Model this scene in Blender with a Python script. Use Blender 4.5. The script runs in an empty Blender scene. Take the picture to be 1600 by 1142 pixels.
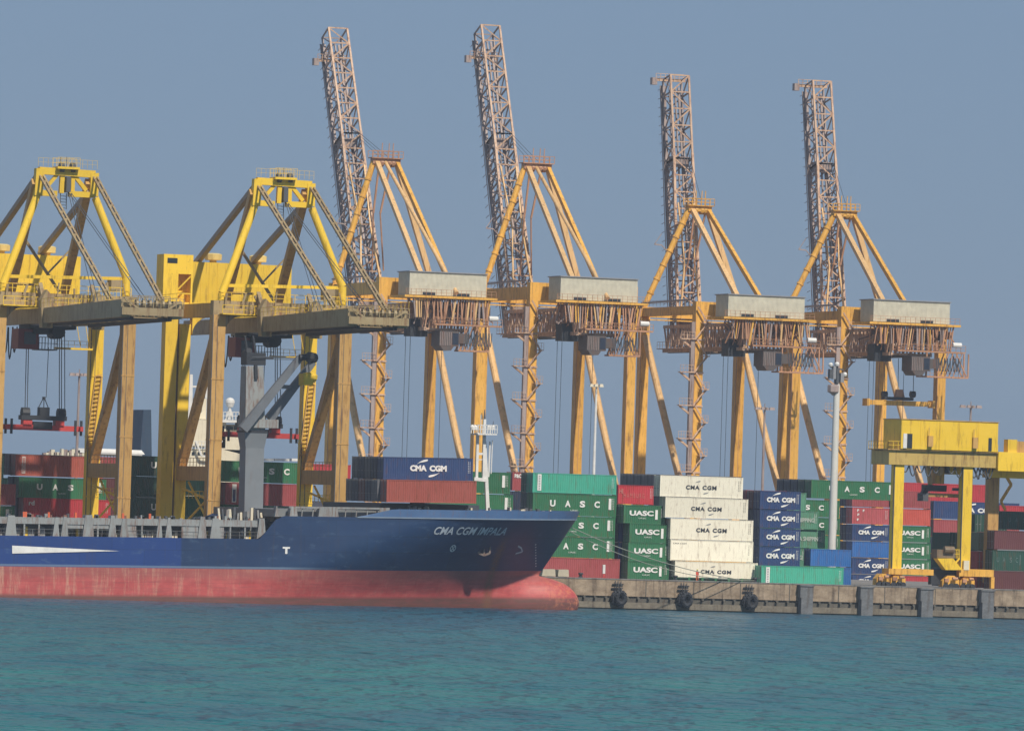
import bpy, bmesh, math, random
from mathutils import Vector, Matrix
random.seed(7)
R = math.radians
sc = bpy.context.scene
col = sc.collection

# ------------------------------------------------------------------ camera
YAW, ROLL = R(20), R(1.8)
F = 10530.0                       # focal length in pixels of the 1600 px wide photograph
DIST, CAMZ, HORIZ = 900.0, 14.0, 783.0
CAM = Vector((-DIST*math.sin(YAW), -DIST*math.cos(YAW), CAMZ))
pit = math.atan((HORIZ-571)/F)
fw = Vector((math.sin(YAW)*math.cos(pit), math.cos(YAW)*math.cos(pit), math.sin(pit)))
r0 = Vector((math.cos(YAW), -math.sin(YAW), 0))
u0 = r0.cross(fw)
RT = math.cos(ROLL)*r0 + math.sin(ROLL)*u0
UP = -math.sin(ROLL)*r0 + math.cos(ROLL)*u0
cd = bpy.data.cameras.new('camera'); cam = bpy.data.objects.new('camera', cd); col.objects.link(cam)
cd.sensor_width = 36; cd.lens = F*36/1600; cd.clip_start = 5; cd.clip_end = 60000
m = Matrix((RT, UP, -fw)).transposed().to_4x4(); m.translation = CAM; cam.matrix_world = m
sc.camera = cam
sc.render.resolution_x, sc.render.resolution_y = 1024, 730

def ray(px, py):
    return fw*F + RT*(px-800) + UP*(571-py)
def atY(px, py, Y):
    d = ray(px, py); return CAM + d*((Y-CAM.y)/d.y)
def atX(px, py, X):
    d = ray(px, py); return CAM + d*((X-CAM.x)/d.x)
def V(*a): return Vector(a)

# ------------------------------------------------------------------ sky and sun
SAZ, SEL = R(9), R(47)           # sun to the right of the seaward normal
w = bpy.data.worlds.new('World'); sc.world = w; w.use_nodes = True
nt = w.node_tree; bg = nt.nodes['Background']
sky = nt.nodes.new('ShaderNodeTexSky'); sky.sky_type = 'NISHITA'; sky.sun_disc = False
sky.sun_elevation = SEL; sky.sun_rotation = math.pi-SAZ; sky.air_density = 1.0; sky.dust_density = 1.0
mx = nt.nodes.new('ShaderNodeMix'); mx.data_type = 'RGBA'; mx.blend_type = 'MULTIPLY'; mx.inputs['Factor'].default_value = 1
nt.links.new(sky.outputs[0], mx.inputs['A']); mx.inputs['B'].default_value = (0.50, 0.58, 0.80, 1)
hzm = nt.nodes.new('ShaderNodeMix'); hzm.data_type = 'RGBA'; hzm.inputs['Factor'].default_value = .8; hzm.inputs['B'].default_value = (1.95, 2.88, 4.22, 1)
nt.links.new(mx.outputs['Result'], hzm.inputs['A']); nt.links.new(hzm.outputs['Result'], bg.inputs['Color']); bg.inputs['Strength'].default_value = 0.10
sd = bpy.data.lights.new('sun', 'SUN'); sd.energy = 4.2; sd.angle = R(1.5); sd.color = (1, 0.90, 0.76)
so = bpy.data.objects.new('sun', sd); col.objects.link(so)
sv = V(math.sin(SAZ)*math.cos(SEL), -math.cos(SAZ)*math.cos(SEL), math.sin(SEL))
so.rotation_euler = sv.to_track_quat('Z', 'Y').to_euler()
sc.view_settings.view_transform = 'Standard'; sc.view_settings.look = 'None'
sc.view_settings.exposure = 0.0; sc.view_settings.gamma = 1
try:
    sc.cycles.volume_bounces = 0; sc.cycles.max_bounces = 6
except Exception: pass

# ------------------------------------------------------------------ materials
def newmat(name):
    m = bpy.data.materials.new(name); m.use_nodes = True
    return m, m.node_tree, m.node_tree.nodes['Principled BSDF']
def ramp(nt, src, stops):
    r = nt.nodes.new('ShaderNodeValToRGB'); nt.links.new(src, r.inputs[0])
    e = r.color_ramp.elements
    while len(e) < len(stops): e.new(0.5)
    for i, (p, c) in enumerate(stops):
        e[i].position = p; e[i].color = (c, c, c, 1) if isinstance(c, (int, float)) else (*c, 1)
    return r.outputs[0]
def noise(nt, vec, scale, detail=4, rough=.6):
    n = nt.nodes.new('ShaderNodeTexNoise'); n.inputs['Scale'].default_value = scale
    n.inputs['Detail'].default_value = detail; n.inputs['Roughness'].default_value = rough
    if vec is not None: nt.links.new(vec, n.inputs['Vector'])
    return n.outputs[0]
def mapping(nt, scale, loc=(0, 0, 0), kind='Object'):
    t = nt.nodes.new('ShaderNodeTexCoord'); mp = nt.nodes.new('ShaderNodeMapping')
    nt.links.new(t.outputs[kind], mp.inputs[0]); mp.inputs['Scale'].default_value = scale
    mp.inputs['Location'].default_value = loc
    return mp.outputs[0]
def mixc(nt, fac, a, b, mode='MIX'):
    mxx = nt.nodes.new('ShaderNodeMix'); mxx.data_type = 'RGBA'; mxx.blend_type = mode
    if isinstance(fac, (int, float)): mxx.inputs['Factor'].default_value = fac
    else: nt.links.new(fac, mxx.inputs['Factor'])
    for s, v in (('A', a), ('B', b)):
        if isinstance(v, tuple): mxx.inputs[s].default_value = (*v, 1)
        else: nt.links.new(v, mxx.inputs[s])
    return mxx.outputs['Result']
MATS = {}
def paint(name, c, rust=.35, fade=.25, rough=.55, rustc=(.16, .06, .025), streak=(1.6, 1.6, .22)):
    if name in MATS: return MATS[name]
    m, nt, b = newmat(name)
    seed = (hash_(name) % 97)*1.7
    big = ramp(nt, noise(nt, mapping(nt, (.35, .35, .5), (seed, 0, 3)), 1, 5), [(.3, 0.0), (.75, 1.0)])
    faded = tuple(min(1, v*1.0+.10*fade*3*(.35+.65*max(c))) for v in c)
    dark = tuple(v*(1-.55*fade) for v in c)
    base = mixc(nt, big, dark, faded)
    base = mixc(nt, .5, base, c)
    st = ramp(nt, noise(nt, mapping(nt, streak, (seed, 1, 0)), 1.4, 8, .72), [(.57-.13*rust, 0.0), (.74-.1*rust, min(1, rust*1.7))])
    base = mixc(nt, st, base, rustc)
    oi = nt.nodes.new('ShaderNodeObjectInfo'); hv = nt.nodes.new('ShaderNodeHueSaturation'); mr = nt.nodes.new('ShaderNodeMapRange')
    nt.links.new(oi.outputs['Random'], mr.inputs[0]); mr.inputs[3].default_value = .84; mr.inputs[4].default_value = 1.12
    mr.inputs[3].default_value = .88; mr.inputs[4].default_value = 1.10; nt.links.new(mr.outputs[0], hv.inputs['Value']); nt.links.new(base, hv.inputs['Color'])
    spk = ramp(nt, noise(nt, mapping(nt, (1, 1, 1), (seed, 5, 5)), 2.6, 8, .8), [(.62-.06*rust, 0.0), (.70, min(.8, .2+rust))])
    base = mixc(nt, spk, hv.outputs[0], rustc)
    nt.links.new(base, b.inputs['Base Color'])
    b.inputs['Roughness'].default_value = rough
    MATS[name] = m; return m
def hash_(s):
    h = 7
    for ch in s: h = (h*31+ord(ch)) % 100003
    return h
def plain(name, c, rough=.6, metal=0):
    if name in MATS: return MATS[name]
    m, nt, b = newmat(name)
    v = ramp(nt, noise(nt, mapping(nt, (.8, .8, .8)), 1.2, 5), [(.3, tuple(x*.8 for x in c)), (.7, c)])
    nt.links.new(v, b.inputs['Base Color']); b.inputs['Roughness'].default_value = rough; b.inputs['Metallic'].default_value = metal
    MATS[name] = m; return m
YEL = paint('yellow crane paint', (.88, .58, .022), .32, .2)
YELB = paint('soiled yellow crane paint', (.56, .33, .09), .5, .3)  # browner copy of the crane yellow, with shade put into the colour
YELG = paint('dirty boom paint', (.37, .28, .14), .55, .4)  # grey-brown: the shade on the boom's left side is painted in
ORA = paint('orange crane paint', (.80, .43, .055), .5, .3)
PEA = paint('sun faded orange paint', (.74, .47, .20), .4, .3)
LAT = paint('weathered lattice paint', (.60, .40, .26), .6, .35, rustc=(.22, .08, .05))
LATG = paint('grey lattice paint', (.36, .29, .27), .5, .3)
CORR = plain('corrugated cream sheet', (.68, .66, .54))
CORRG = plain('grey sheet', (.30, .31, .33))
GREY = paint('grey ship paint', (.29, .31, .31), .6, .4)
DGREY = plain('dark grey steel', (.09, .10, .115))
BLACK = plain('dark machinery', (.03, .035, .045))
NAVYC = plain('cabin glass and steel', (.025, .035, .06), .3)
WHITE = plain('white paint', (.80, .80, .77))
CREAM = paint('cream white paint', (.74, .68, .52), .25, .2)
RED = paint('red spreader paint', (.55, .05, .045), .1, .2)
RUST = paint('rusted orange steel', (.50, .26, .14), .5, .3)
ROPE = plain('wire rope', (.07, .085, .11))
ROPEL = plain('pale mooring rope', (.35, .36, .30))
LETW = plain('white lettering', (.85, .85, .82))
LETD = plain('charcoal lettering', (.05, .055, .07))
GLASS = plain('dark window glass', (.03, .04, .05), .15)
TYRE = plain('black rubber', (.025, .03, .04), .8)
CONCB = plain('cream concrete block', (.52, .47, .36))

# ------------------------------------------------------------------ mesh builder
class MB:
    def __init__(s): s.v = []; s.f = []; s.m = []
    def quad(s, *p, m=0):
        i = len(s.v); s.v += [tuple(a) for a in p]; s.f.append(tuple(range(i, i+len(p)))); s.m.append(m)
    def hexa(s, a, b, m=0):         # a, b: two rings of points joined, capped
        n = len(a); i = len(s.v); s.v += [tuple(p) for p in a]+[tuple(p) for p in b]
        for k in range(n):
            l = (k+1) % n; s.f.append((i+k, i+l, i+n+l, i+n+k)); s.m.append(m)
        s.f.append(tuple(i+k for k in reversed(range(n)))); s.m.append(m)
        s.f.append(tuple(i+n+k for k in range(n))); s.m.append(m)
        return s
    def box(s, x0, x1, y0, y1, z0, z1, m=0):
        return s.hexa([(x0, y0, z0), (x1, y0, z0), (x1, y1, z0), (x0, y1, z0)], [(x0, y0, z1), (x1, y0, z1), (x1, y1, z1), (x0, y1, z1)], m)
    def beam(s, p, q, w, h=None, m=0, w2=None, h2=None):
        h = h or w; p = Vector(p); q = Vector(q); d = (q-p).normalized()
        up = V(0, 0, 1) if abs(d.z) < .95 else V(0, 1, 0)
        a = d.cross(up).normalized(); b = a.cross(d).normalized()
        w2 = w2 or w; h2 = h2 or h
        c = [(-1, -1), (1, -1), (1, 1), (-1, 1)]
        return s.hexa([p+a*i*w/2+b*j*h/2 for i, j in c], [q+a*i*w2/2+b*j*h2/2 for i, j in c], m)
    def tube(s, p, q, r, r2=None, n=10, m=0):
        p = Vector(p); q = Vector(q); d = (q-p).normalized(); r2 = r if r2 is None else r2
        up = V(0, 0, 1) if abs(d.z) < .95 else V(0, 1, 0)
        a = d.cross(up).normalized(); b = a.cross(d)
        an = [2*math.pi*k/n for k in range(n)]
        return s.hexa([p+(a*math.cos(t)+b*math.sin(t))*r for t in an], [q+(a*math.cos(t)+b*math.sin(t))*r2 for t in an], m)
    def lathe(s, c, prof, n=16, m=0):
        c = Vector(c)
        for (r1, z1), (r2, z2) in zip(prof, prof[1:]):
            s_ = [(c.x+r1*math.cos(2*math.pi*k/n), c.y+r1*math.sin(2*math.pi*k/n), c.z+z1) for k in range(n)]
            e_ = [(c.x+r2*math.cos(2*math.pi*k/n), c.y+r2*math.sin(2*math.pi*k/n), c.z+z2) for k in range(n)]
            for k in range(n):
                l = (k+1) % n; s.quad(s_[k], s_[l], e_[l], e_[k], m=m)
        return s
    def rail(s, p, q, h=1.1, n=None, t=.07, m=0):
        p = Vector(p); q = Vector(q); n = n or max(2, int((q-p).length/1.6))
        up = V(0, 0, 1)
        s.beam(p+up*h, q+up*h, t, m=m); s.beam(p+up*h*.5, q+up*h*.5, t*.8, m=m)
        for k in range(n+1):
            a = p.lerp(q, k/n); s.beam(a, a+up*h, t, m=m)
        return s
    def poly(s, pts, y0, y1, m=0):   # outline in XZ, thickness in Y
        return s.hexa([(x, y0, z) for x, z in pts], [(x, y1, z) for x, z in pts], m)
    def build(s, name, mats, parent=None, smooth=False):
        me = bpy.data.meshes.new(name)
        o_ = parent_origin(parent)
        me.from_pydata([(x-o_.x, y-o_.y, z-o_.z) for x, y, z in s.v], [], s.f)
        if not isinstance(mats, (list, tuple)): mats = [mats]
        for k in mats: me.materials.append(k)
        me.polygons.foreach_set('material_index', s.m)
        bm = bmesh.new(); bm.from_mesh(me); bmesh.ops.recalc_face_normals(bm, faces=bm.faces); bm.to_mesh(me); bm.free()
        if smooth: me.polygons.foreach_set('use_smooth', [True]*len(me.polygons))
        me.update()
        o = bpy.data.objects.new(name, me); col.objects.link(o)
        if parent is not None: o.parent = parent
        return o
def parent_origin(p):
    o = V(0, 0, 0)
    while p is not None:
        o = o + V(*p.get('org', tuple(p.location))); p = p.parent
    return o
def tag(o, label=None, cat=None, group=None, kind=None):
    if label: o['label'] = label
    if cat: o['category'] = cat
    if group: o['group'] = group
    if kind: o['kind'] = kind
    return o
def thing(name, loc, label, cat, group=None):
    o = bpy.data.objects.new(name, None); o.empty_display_size = .5; o.location = loc; col.objects.link(o)
    return tag(o, label, cat, group)
def copy_tree(o, parent=None):
    c = o.copy(); col.objects.link(c)
    if parent is not None: c.parent = parent
    for ch in list(o.children): copy_tree(ch, c)
    return c

# text geometry from the built-in font
TXT = {}
def textgeo(s, bold=.02, space=1.0, shear=0):
    k = (s, bold, space, shear)
    if k not in TXT:
        c = bpy.data.curves.new('t', 'FONT'); c.body = s; c.offset = bold; c.space_character = space; c.shear = shear; c.resolution_u = 3
        o = bpy.data.objects.new('t', c); me = bpy.data.meshes.new_from_object(o)
        vs = [(v.co.x, v.co.y) for v in me.vertices]; fs = [tuple(p.vertices) for p in me.polygons]
        bpy.data.objects.remove(o); bpy.data.curves.remove(c); bpy.data.meshes.remove(me)
        x0 = min(v[0] for v in vs); x1 = max(v[0] for v in vs); y0 = min(v[1] for v in vs); y1 = max(v[1] for v in vs)
        TXT[k] = ([((x-x0)/(x1-x0), (y-y0)/(y1-y0)) for x, y in vs], fs)
    return TXT[k]
def put_text(mb, s, x0, x1, z0, z1, y, bold=.02, space=1.0, shear=0, m=0, vert=False, fn=None):
    vs, fs = textgeo(s, bold, space, shear); i = len(mb.v)
    for a, b in vs:
        if vert: X = x0+(x1-x0)*(1-b); Z = z0+(z1-z0)*a
        else: X = x0+(x1-x0)*a; Z = z0+(z1-z0)*b
        mb.v.append((X, y if fn is None else fn(X, Z), Z))
    for f in fs: mb.f.append(tuple(i+k for k in f)); mb.m.append(m)
def swoosh(mb, cx, cz, w, h, y, flip=1, m=0):
    n = 9; top = []; bot = []
    for k in range(n):
        t = k/(n-1); x = (t-.5)*w*flip
        z = h*(1-(1-t)**2); th = .42*h*math.sin(math.pi*min(1, t*.8+.02))*(.35+t)
        top.append((cx+x, y, cz+flip*z)); bot.append((cx+x, y, cz+flip*(z-th)))
    for k in range(n-1): mb.quad(bot[k], bot[k+1], top[k+1], top[k], m=m)

# ================================================================== SETTING
GZ = 3.8                                   # quay deck above the water
# water
def water():
    m, nt, b = newmat('sea water')
    tc = nt.nodes.new('ShaderNodeTexCoord')
    def mp(sx, sy, rot, loc=0):
        a = nt.nodes.new('ShaderNodeMapping'); a.vector_type = 'POINT'; a.inputs['Rotation'].default_value = (0, 0, YAW+rot)
        b2 = nt.nodes.new('ShaderNodeMapping'); b2.inputs['Scale'].default_value = (sx, sy, 1); b2.inputs['Location'].default_value = (loc, loc, 0)
        nt.links.new(tc.outputs['Object'], a.inputs[0]); nt.links.new(a.outputs[0], b2.inputs[0]); return b2.outputs[0]
    n0 = noise(nt, mp(.035, .012, R(3)), 1, 3, .5)
    n1 = noise(nt, mp(.20, .085, R(-3)), 1, 3, .55)
    n2 = noise(nt, mp(.75, .28, R(4), 7), 1, 2, .5)
    def sm(a, b2, f):
        ad = nt.nodes.new('ShaderNodeMath'); ad.operation = 'MULTIPLY_ADD'; nt.links.new(b2, ad.inputs[0]); ad.inputs[1].default_value = f; nt.links.new(a, ad.inputs[2]); return ad.outputs[0]
    hgt = sm(sm(n1, n2, .22), n0, 1.2)
    c1 = ramp(nt, noise(nt, mp(.05, .016, 0), 1, 6, .65), [(.32, (.011, .105, .138)), (.62, (.024, .165, .155))])  # light and dark ripple reflections painted as colour patches
    sp_ = nt.nodes.new('ShaderNodeSeparateXYZ'); nt.links.new(tc.outputs['Object'], sp_.inputs[0])
    mr = nt.nodes.new('ShaderNodeMapRange'); nt.links.new(sp_.outputs['Y'], mr.inputs[0]); mr.inputs[1].default_value = -20; mr.inputs[2].default_value = -330
    mr.inputs[3].default_value = 0.0; mr.inputs[4].default_value = 1.0
    refl_tint = ramp(nt, noise(nt, mp(.03, .012, 0, 5), 1, 5, .6), [(.35, (.008, .066, .125)), (.62, (.018, .100, .155))])
    c1 = mixc(nt, mr.outputs[0], refl_tint, c1)  # bluer near the quay: stronger sky reflection painted into the base colour
    stk = ramp(nt, noise(nt, mp(.16, .05, R(1), 11), 1, 4, .6), [(.55, 0.0), (.66, .55)])
    c1 = mixc(nt, stk, c1, (.006, .060, .085))  # darker wave faces painted in as streaks of colour
    nt.links.new(c1, b.inputs['Base Color']); b.inputs['Roughness'].default_value = .32; b.inputs['Specular IOR Level'].default_value = .32
    b.inputs['IOR'].default_value = 1.33
    bp = nt.nodes.new('ShaderNodeBump'); bp.inputs['Strength'].default_value = 1.0; bp.inputs['Distance'].default_value = 6.0
    nt.links.new(hgt, bp.inputs['Height']); nt.links.new(bp.outputs[0], b.inputs['Normal'])
    mb = MB(); mb.quad((-2500, -2200, 0), (2500, -2200, 0), (2500, 6.5, 0), (-2500, 6.5, 0))
    tag(mb.build('water', m), 'blue green sea water with small ripples', None, None, 'structure')
water()
def concrete_mat(name, ca, cb, sc_=.6):
    m, nt, b = newmat(name)
    base = ramp(nt, noise(nt, mapping(nt, (sc_, sc_, sc_*1.6)), 1, 9, .7), [(.36, ca), (.64, cb)])
    st = ramp(nt, noise(nt, mapping(nt, (1.3, 1.3, .15)), 1, 8, .75), [(.50, 0.0), (.66, .75)])
    base = mixc(nt, st, base, (.075, .055, .042))
    ch = ramp(nt, noise(nt, mapping(nt, (.9, .9, 1.2), (7, 0, 0)), 1, 9, .8), [(.58, 0.0), (.64, .6)])
    base = mixc(nt, ch, base, tuple(min(1, v*1.35) for v in cb))
    nt.links.new(base, b.inputs['Base Color']); b.inputs['Roughness'].default_value = .9
    bp = nt.nodes.new('ShaderNodeBump'); bp.inputs['Strength'].default_value = .7; bp.inputs['Distance'].default_value = .15
    nt.links.new(noise(nt, mapping(nt, (1.2, 1.2, 1.2)), 1, 8, .7), bp.inputs['Height']); nt.links.new(bp.outputs[0], b.inputs['Normal'])
    return m
ASPH = concrete_mat('quay paving', (.17, .165, .16), (.26, .25, .235), .15)
CONC = concrete_mat('quay wall concrete', (.21, .155, .105), (.42, .33, .235), .45)
CONCD = concrete_mat('wet tidal concrete', (.085, .085, .075), (.14, .13, .11), .5)
mb = MB(); mb.box(-2400, 2400, .6, 2600, GZ-.6, GZ)
tag(mb.build('ground', ASPH), 'grey paved container yard and quay apron', None, None, 'structure')

# quay wall
qw = thing('quay_wall', (30, 0, 0), 'long beige concrete quay wall with dark tidal band', 'quay wall')
mb = MB(); mb.box(-180, 330, -.0, .6, 1.75, GZ+.15); mb.build('wall_face', CONC, qw)
mb = MB(); mb.box(-180, 330, .25, .6, -2, 1.75)
for k in range(130): mb.tube((-60+k*1.55, -.25, 1.55), (-60+k*1.55, .45, 1.55), .17, n=8)
mb.build('tidal_band', CONCD, qw)
mb = MB(); mb.box(-180, 330, -.12, .2, .15, .95); mb.build('lower_ledge', concrete_mat('stained ledge concrete', (.16, .14, .11), (.24, .21, .16)), qw)
mb = MB()
for x in [20.1, 27, 33.8, 41, 48.2, 55, 62.5, 70, 77, 84]: mb.box(x, x+.12, -.03, .05, 1.8, GZ+.1)
mb.build('joint', CONCD, qw)
mb = MB(); mb.box(-180, 330, -.06, .75, GZ+.154, GZ+.30); mb.build('coping', ASPH, qw)

# fenders
pf = None
for k, (x, lab) in enumerate([(1260, 'tall grey fender panel on the quay wall below the turquoise container'),
              (1354, 'tall grey fender panel on the quay wall below the lowest dark blue containers'),
              (1448, 'tall grey fender panel on the quay wall below the yellow gantry crane cab stairs'),
              (1543, 'tall grey fender panel on the quay wall nearest the right edge')]):
    p = atY(x, 940, -1)
    if pf is None:
        pf = thing('fender_panel', (p.x, 0, 0), lab, 'fender', 'grey fender panels along the quay wall')
        FG = concrete_mat('grey fender face', (.11, .12, .13), (.19, .20, .21), .8)
        b_ = MB(); b_.box(p.x-.95, p.x+.95, -1.1, -.14, 2.2, GZ-.05); b_.build('upper_block', FG, pf)
        b_ = MB(); b_.box(p.x-.85, p.x+.85, -1.25, -.14, -1.2, 2.2); b_.build('lower_block', FG, pf)
        b_ = MB(); b_.box(p.x-1.05, p.x+1.05, -1.2, .5, GZ-.05, GZ+.16); b_.build('cap', FG, pf)
    else:
        c = copy_tree(pf); c.location.x = p.x; tag(c, lab)
tf = None
for k, (x, lab) in enumerate([(968, 'black tyre fender hanging on the wall below the small green containers'),
              (1071, 'black tyre fender hanging on the wall below the white container stack'),
              (1173, 'black tyre fender hanging on the wall left of the turquoise container')]):
    p = atY(x, 938, -1)
    if tf is None:
        tf = thing('tyre_fender', (p.x, 0, 0), lab, 'fender', 'tyre fenders hanging on the quay wall')
        b_ = MB()
        n = 14
        for ring in range(2):
            cx, r1, yy = p.x+(-.15 if ring else .2), .78, -.95+ring*.45
            for a in range(n):
                t0, t1 = 2*math.pi*a/n, 2*math.pi*(a+1)/n
                b_.tube((cx+r1*math.cos(t0)*.75, yy, 1.5+r1*math.sin(t0)), (cx+r1*math.cos(t1)*.75, yy, 1.5+r1*math.sin(t1)), .36, n=6)
        b_.build('tyre', TYRE, tf)
        b_ = MB()
        for dx in (-.4, 0, .45): b_.beam((p.x+dx, -.2, GZ), (p.x+dx*.6, -.8, 2.1), .09)
        b_.beam((p.x-.8, -.2, GZ-.45), (p.x+.8, -.2, GZ-.45), .14); b_.beam((p.x-.9, -.2, GZ-1.0), (p.x+.7, -.2, GZ-1.0), .14)
        b_.build('chain', BLACK, tf)
    else:
        c = copy_tree(tf); c.location.x = p.x; tag(c, lab)

# ================================================================== CONTAINERS
CC = {
 'green': (.028, .17, .075), 'dgreen': (.015, .075, .055), 'teal': (.055, .42, .29), 'maroon': (.36, .07, .075), 'terra': (.42, .095, .065),
 'navy': (.020, .055, .17), 'blue': (.02, .13, .40), 'cream': (.93, .88, .71), 'red': (.52, .035, .05), 'orange': (.62, .10, .07),
 'lgreen': (.10, .29, .19), 'grey': (.11, .115, .13), 'dmaroon': (.13, .04, .045), 'greygreen': (.20, .27, .20), 'pink': (.52, .10, .11),
 'dnavy': (.02, .035, .075), 'slate': (.10, .14, .26)}
CNAME = dict(green='green', dgreen='dark green', teal='turquoise', maroon='maroon', terra='brick red', navy='dark blue', blue='bright blue', cream='white',
             red='red', orange='orange red', lgreen='pale green', grey='dark grey', dmaroon='dark maroon', greygreen='grey green', pink='pinkish red', dnavy='blackish blue', slate='slate blue')
def cpaint(c): return paint(CNAME[c]+' container paint', CC[c], .36 if c != 'cream' else .30, .25, .5, streak=(2.2, 2.2, .35))
CM = {}
def cmesh(kind, L, H):
    key = (kind, round(L, 2), round(H, 2))
    if key in CM: return CM[key]
    W = 2.44; b = MB(); x0, x1 = -L/2, L/2
    if kind in ('body', 'bodys'):
        n = int((L-.3)/.30); p = (L-.3)/n; d = .05 if kind != 'bodys' else .012
        for sy in (-1, 1):
            yo = sy*(W/2-.02); yi = sy*(W/2-.02-d)
            for k in range(n):
                a = x0+.15+k*p
                for (u, ya), (v_, yb) in (((0, yo), (.3, yo)), ((.3, yo), (.5, yi)), ((.5, yi), (.8, yi)), ((.8, yi), (1, yo))):
                    b.quad((a+u*p, ya, .14), (a+v_*p, yb, .14), (a+v_*p, yb, H-.1), (a+u*p, ya, H-.1))
        b.quad((x0+.1, -W/2+.03, H-.03), (x1-.1, -W/2+.03, H-.03), (x1-.1, W/2-.03, H-.03), (x0+.1, W/2-.03, H-.03))
        b.quad((x1-.06, -W/2+.05, .1), (x1-.06, W/2-.05, .1), (x1-.06, W/2-.05, H-.05), (x1-.06, -W/2+.05, H-.05))
        b.quad((x0+.12, -W/2+.05, .1), (x0+.12, W/2-.05, .1), (x0+.12, W/2-.05, H-.05), (x0+.12, -W/2+.05, H-.05))
        b.quad((x0+.1, -W/2+.05, .12), (x1-.1, -W/2+.05, .12), (x1-.1, W/2-.05, .12), (x0+.1, W/2-.05, .12))
    elif kind == 'frame':
        t = .13
        for sy in (-1, 1):
            y0, y1 = sorted((sy*W/2, sy*(W/2-.09)))
            b.box(x0+.18, x1-.18, y0, y1, .02, .16); b.box(x0+.18, x1-.18, y0, y1, H-.11, H-.02)
            for xx in (x0, x1-.17):
                y2, y3 = sorted((sy*(W/2-.003), sy*(W/2-.17)))
                b.box(xx+.005, xx+.165, y2, y3, .12, H-.12)
                y2, y3 = sorted((sy*(W/2+.006), sy*(W/2-.18)))
                for z in (0, H-.12): b.box(xx-.004, xx+.176, y2, y3, z, z+.12)
        for xx in (x0, x1-.12):
            b.box(xx+.01, xx+.11, -W/2+.18, W/2-.18, .02, .14); b.box(xx+.01, xx+.11, -W/2+.18, W/2-.18, H-.12, H-.02)
    elif kind in ('door_a', 'door_b'):
        y0, y1 = (-W/2+.17, -.01) if kind == 'door_a' else (.01, W/2-.17)
        b.box(x0+.03, x0+.09, y0, y1, .15, H-.13)
        for i in range(4):
            z = .15+(H-.28)*(i+.5)/4; b.box(x0+.005, x0+.032, y0+.08, y1-.08, z-.2, z+.2)
    elif kind in ('rod_a', 'rod_b'):
        for y in ((-.85, -.35) if kind == 'rod_a' else (.35, .85)):
            b.tube((x0-.02, y, .1), (x0-.02, y, H-.08), .03, n=6)
            b.box(x0-.06, x0-.01, y-.05, y+.25, 1.05, 1.12)
    me = b.build('tmp', WHITE); d_ = me.data; bpy.data.objects.remove(me)
    CM[key] = d_; return d_
CM_TAGS = {}
def mobj(name, mesh, mat, parent):
    k = (mesh.name, mat.name)
    if k not in CM_TAGS:
        me = mesh.copy(); me.materials.clear(); me.materials.append(mat); me.name = name; CM_TAGS[k] = me
    o = bpy.data.objects.new(name, CM_TAGS[k]); col.objects.link(o); o.parent = parent
    return o
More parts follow.
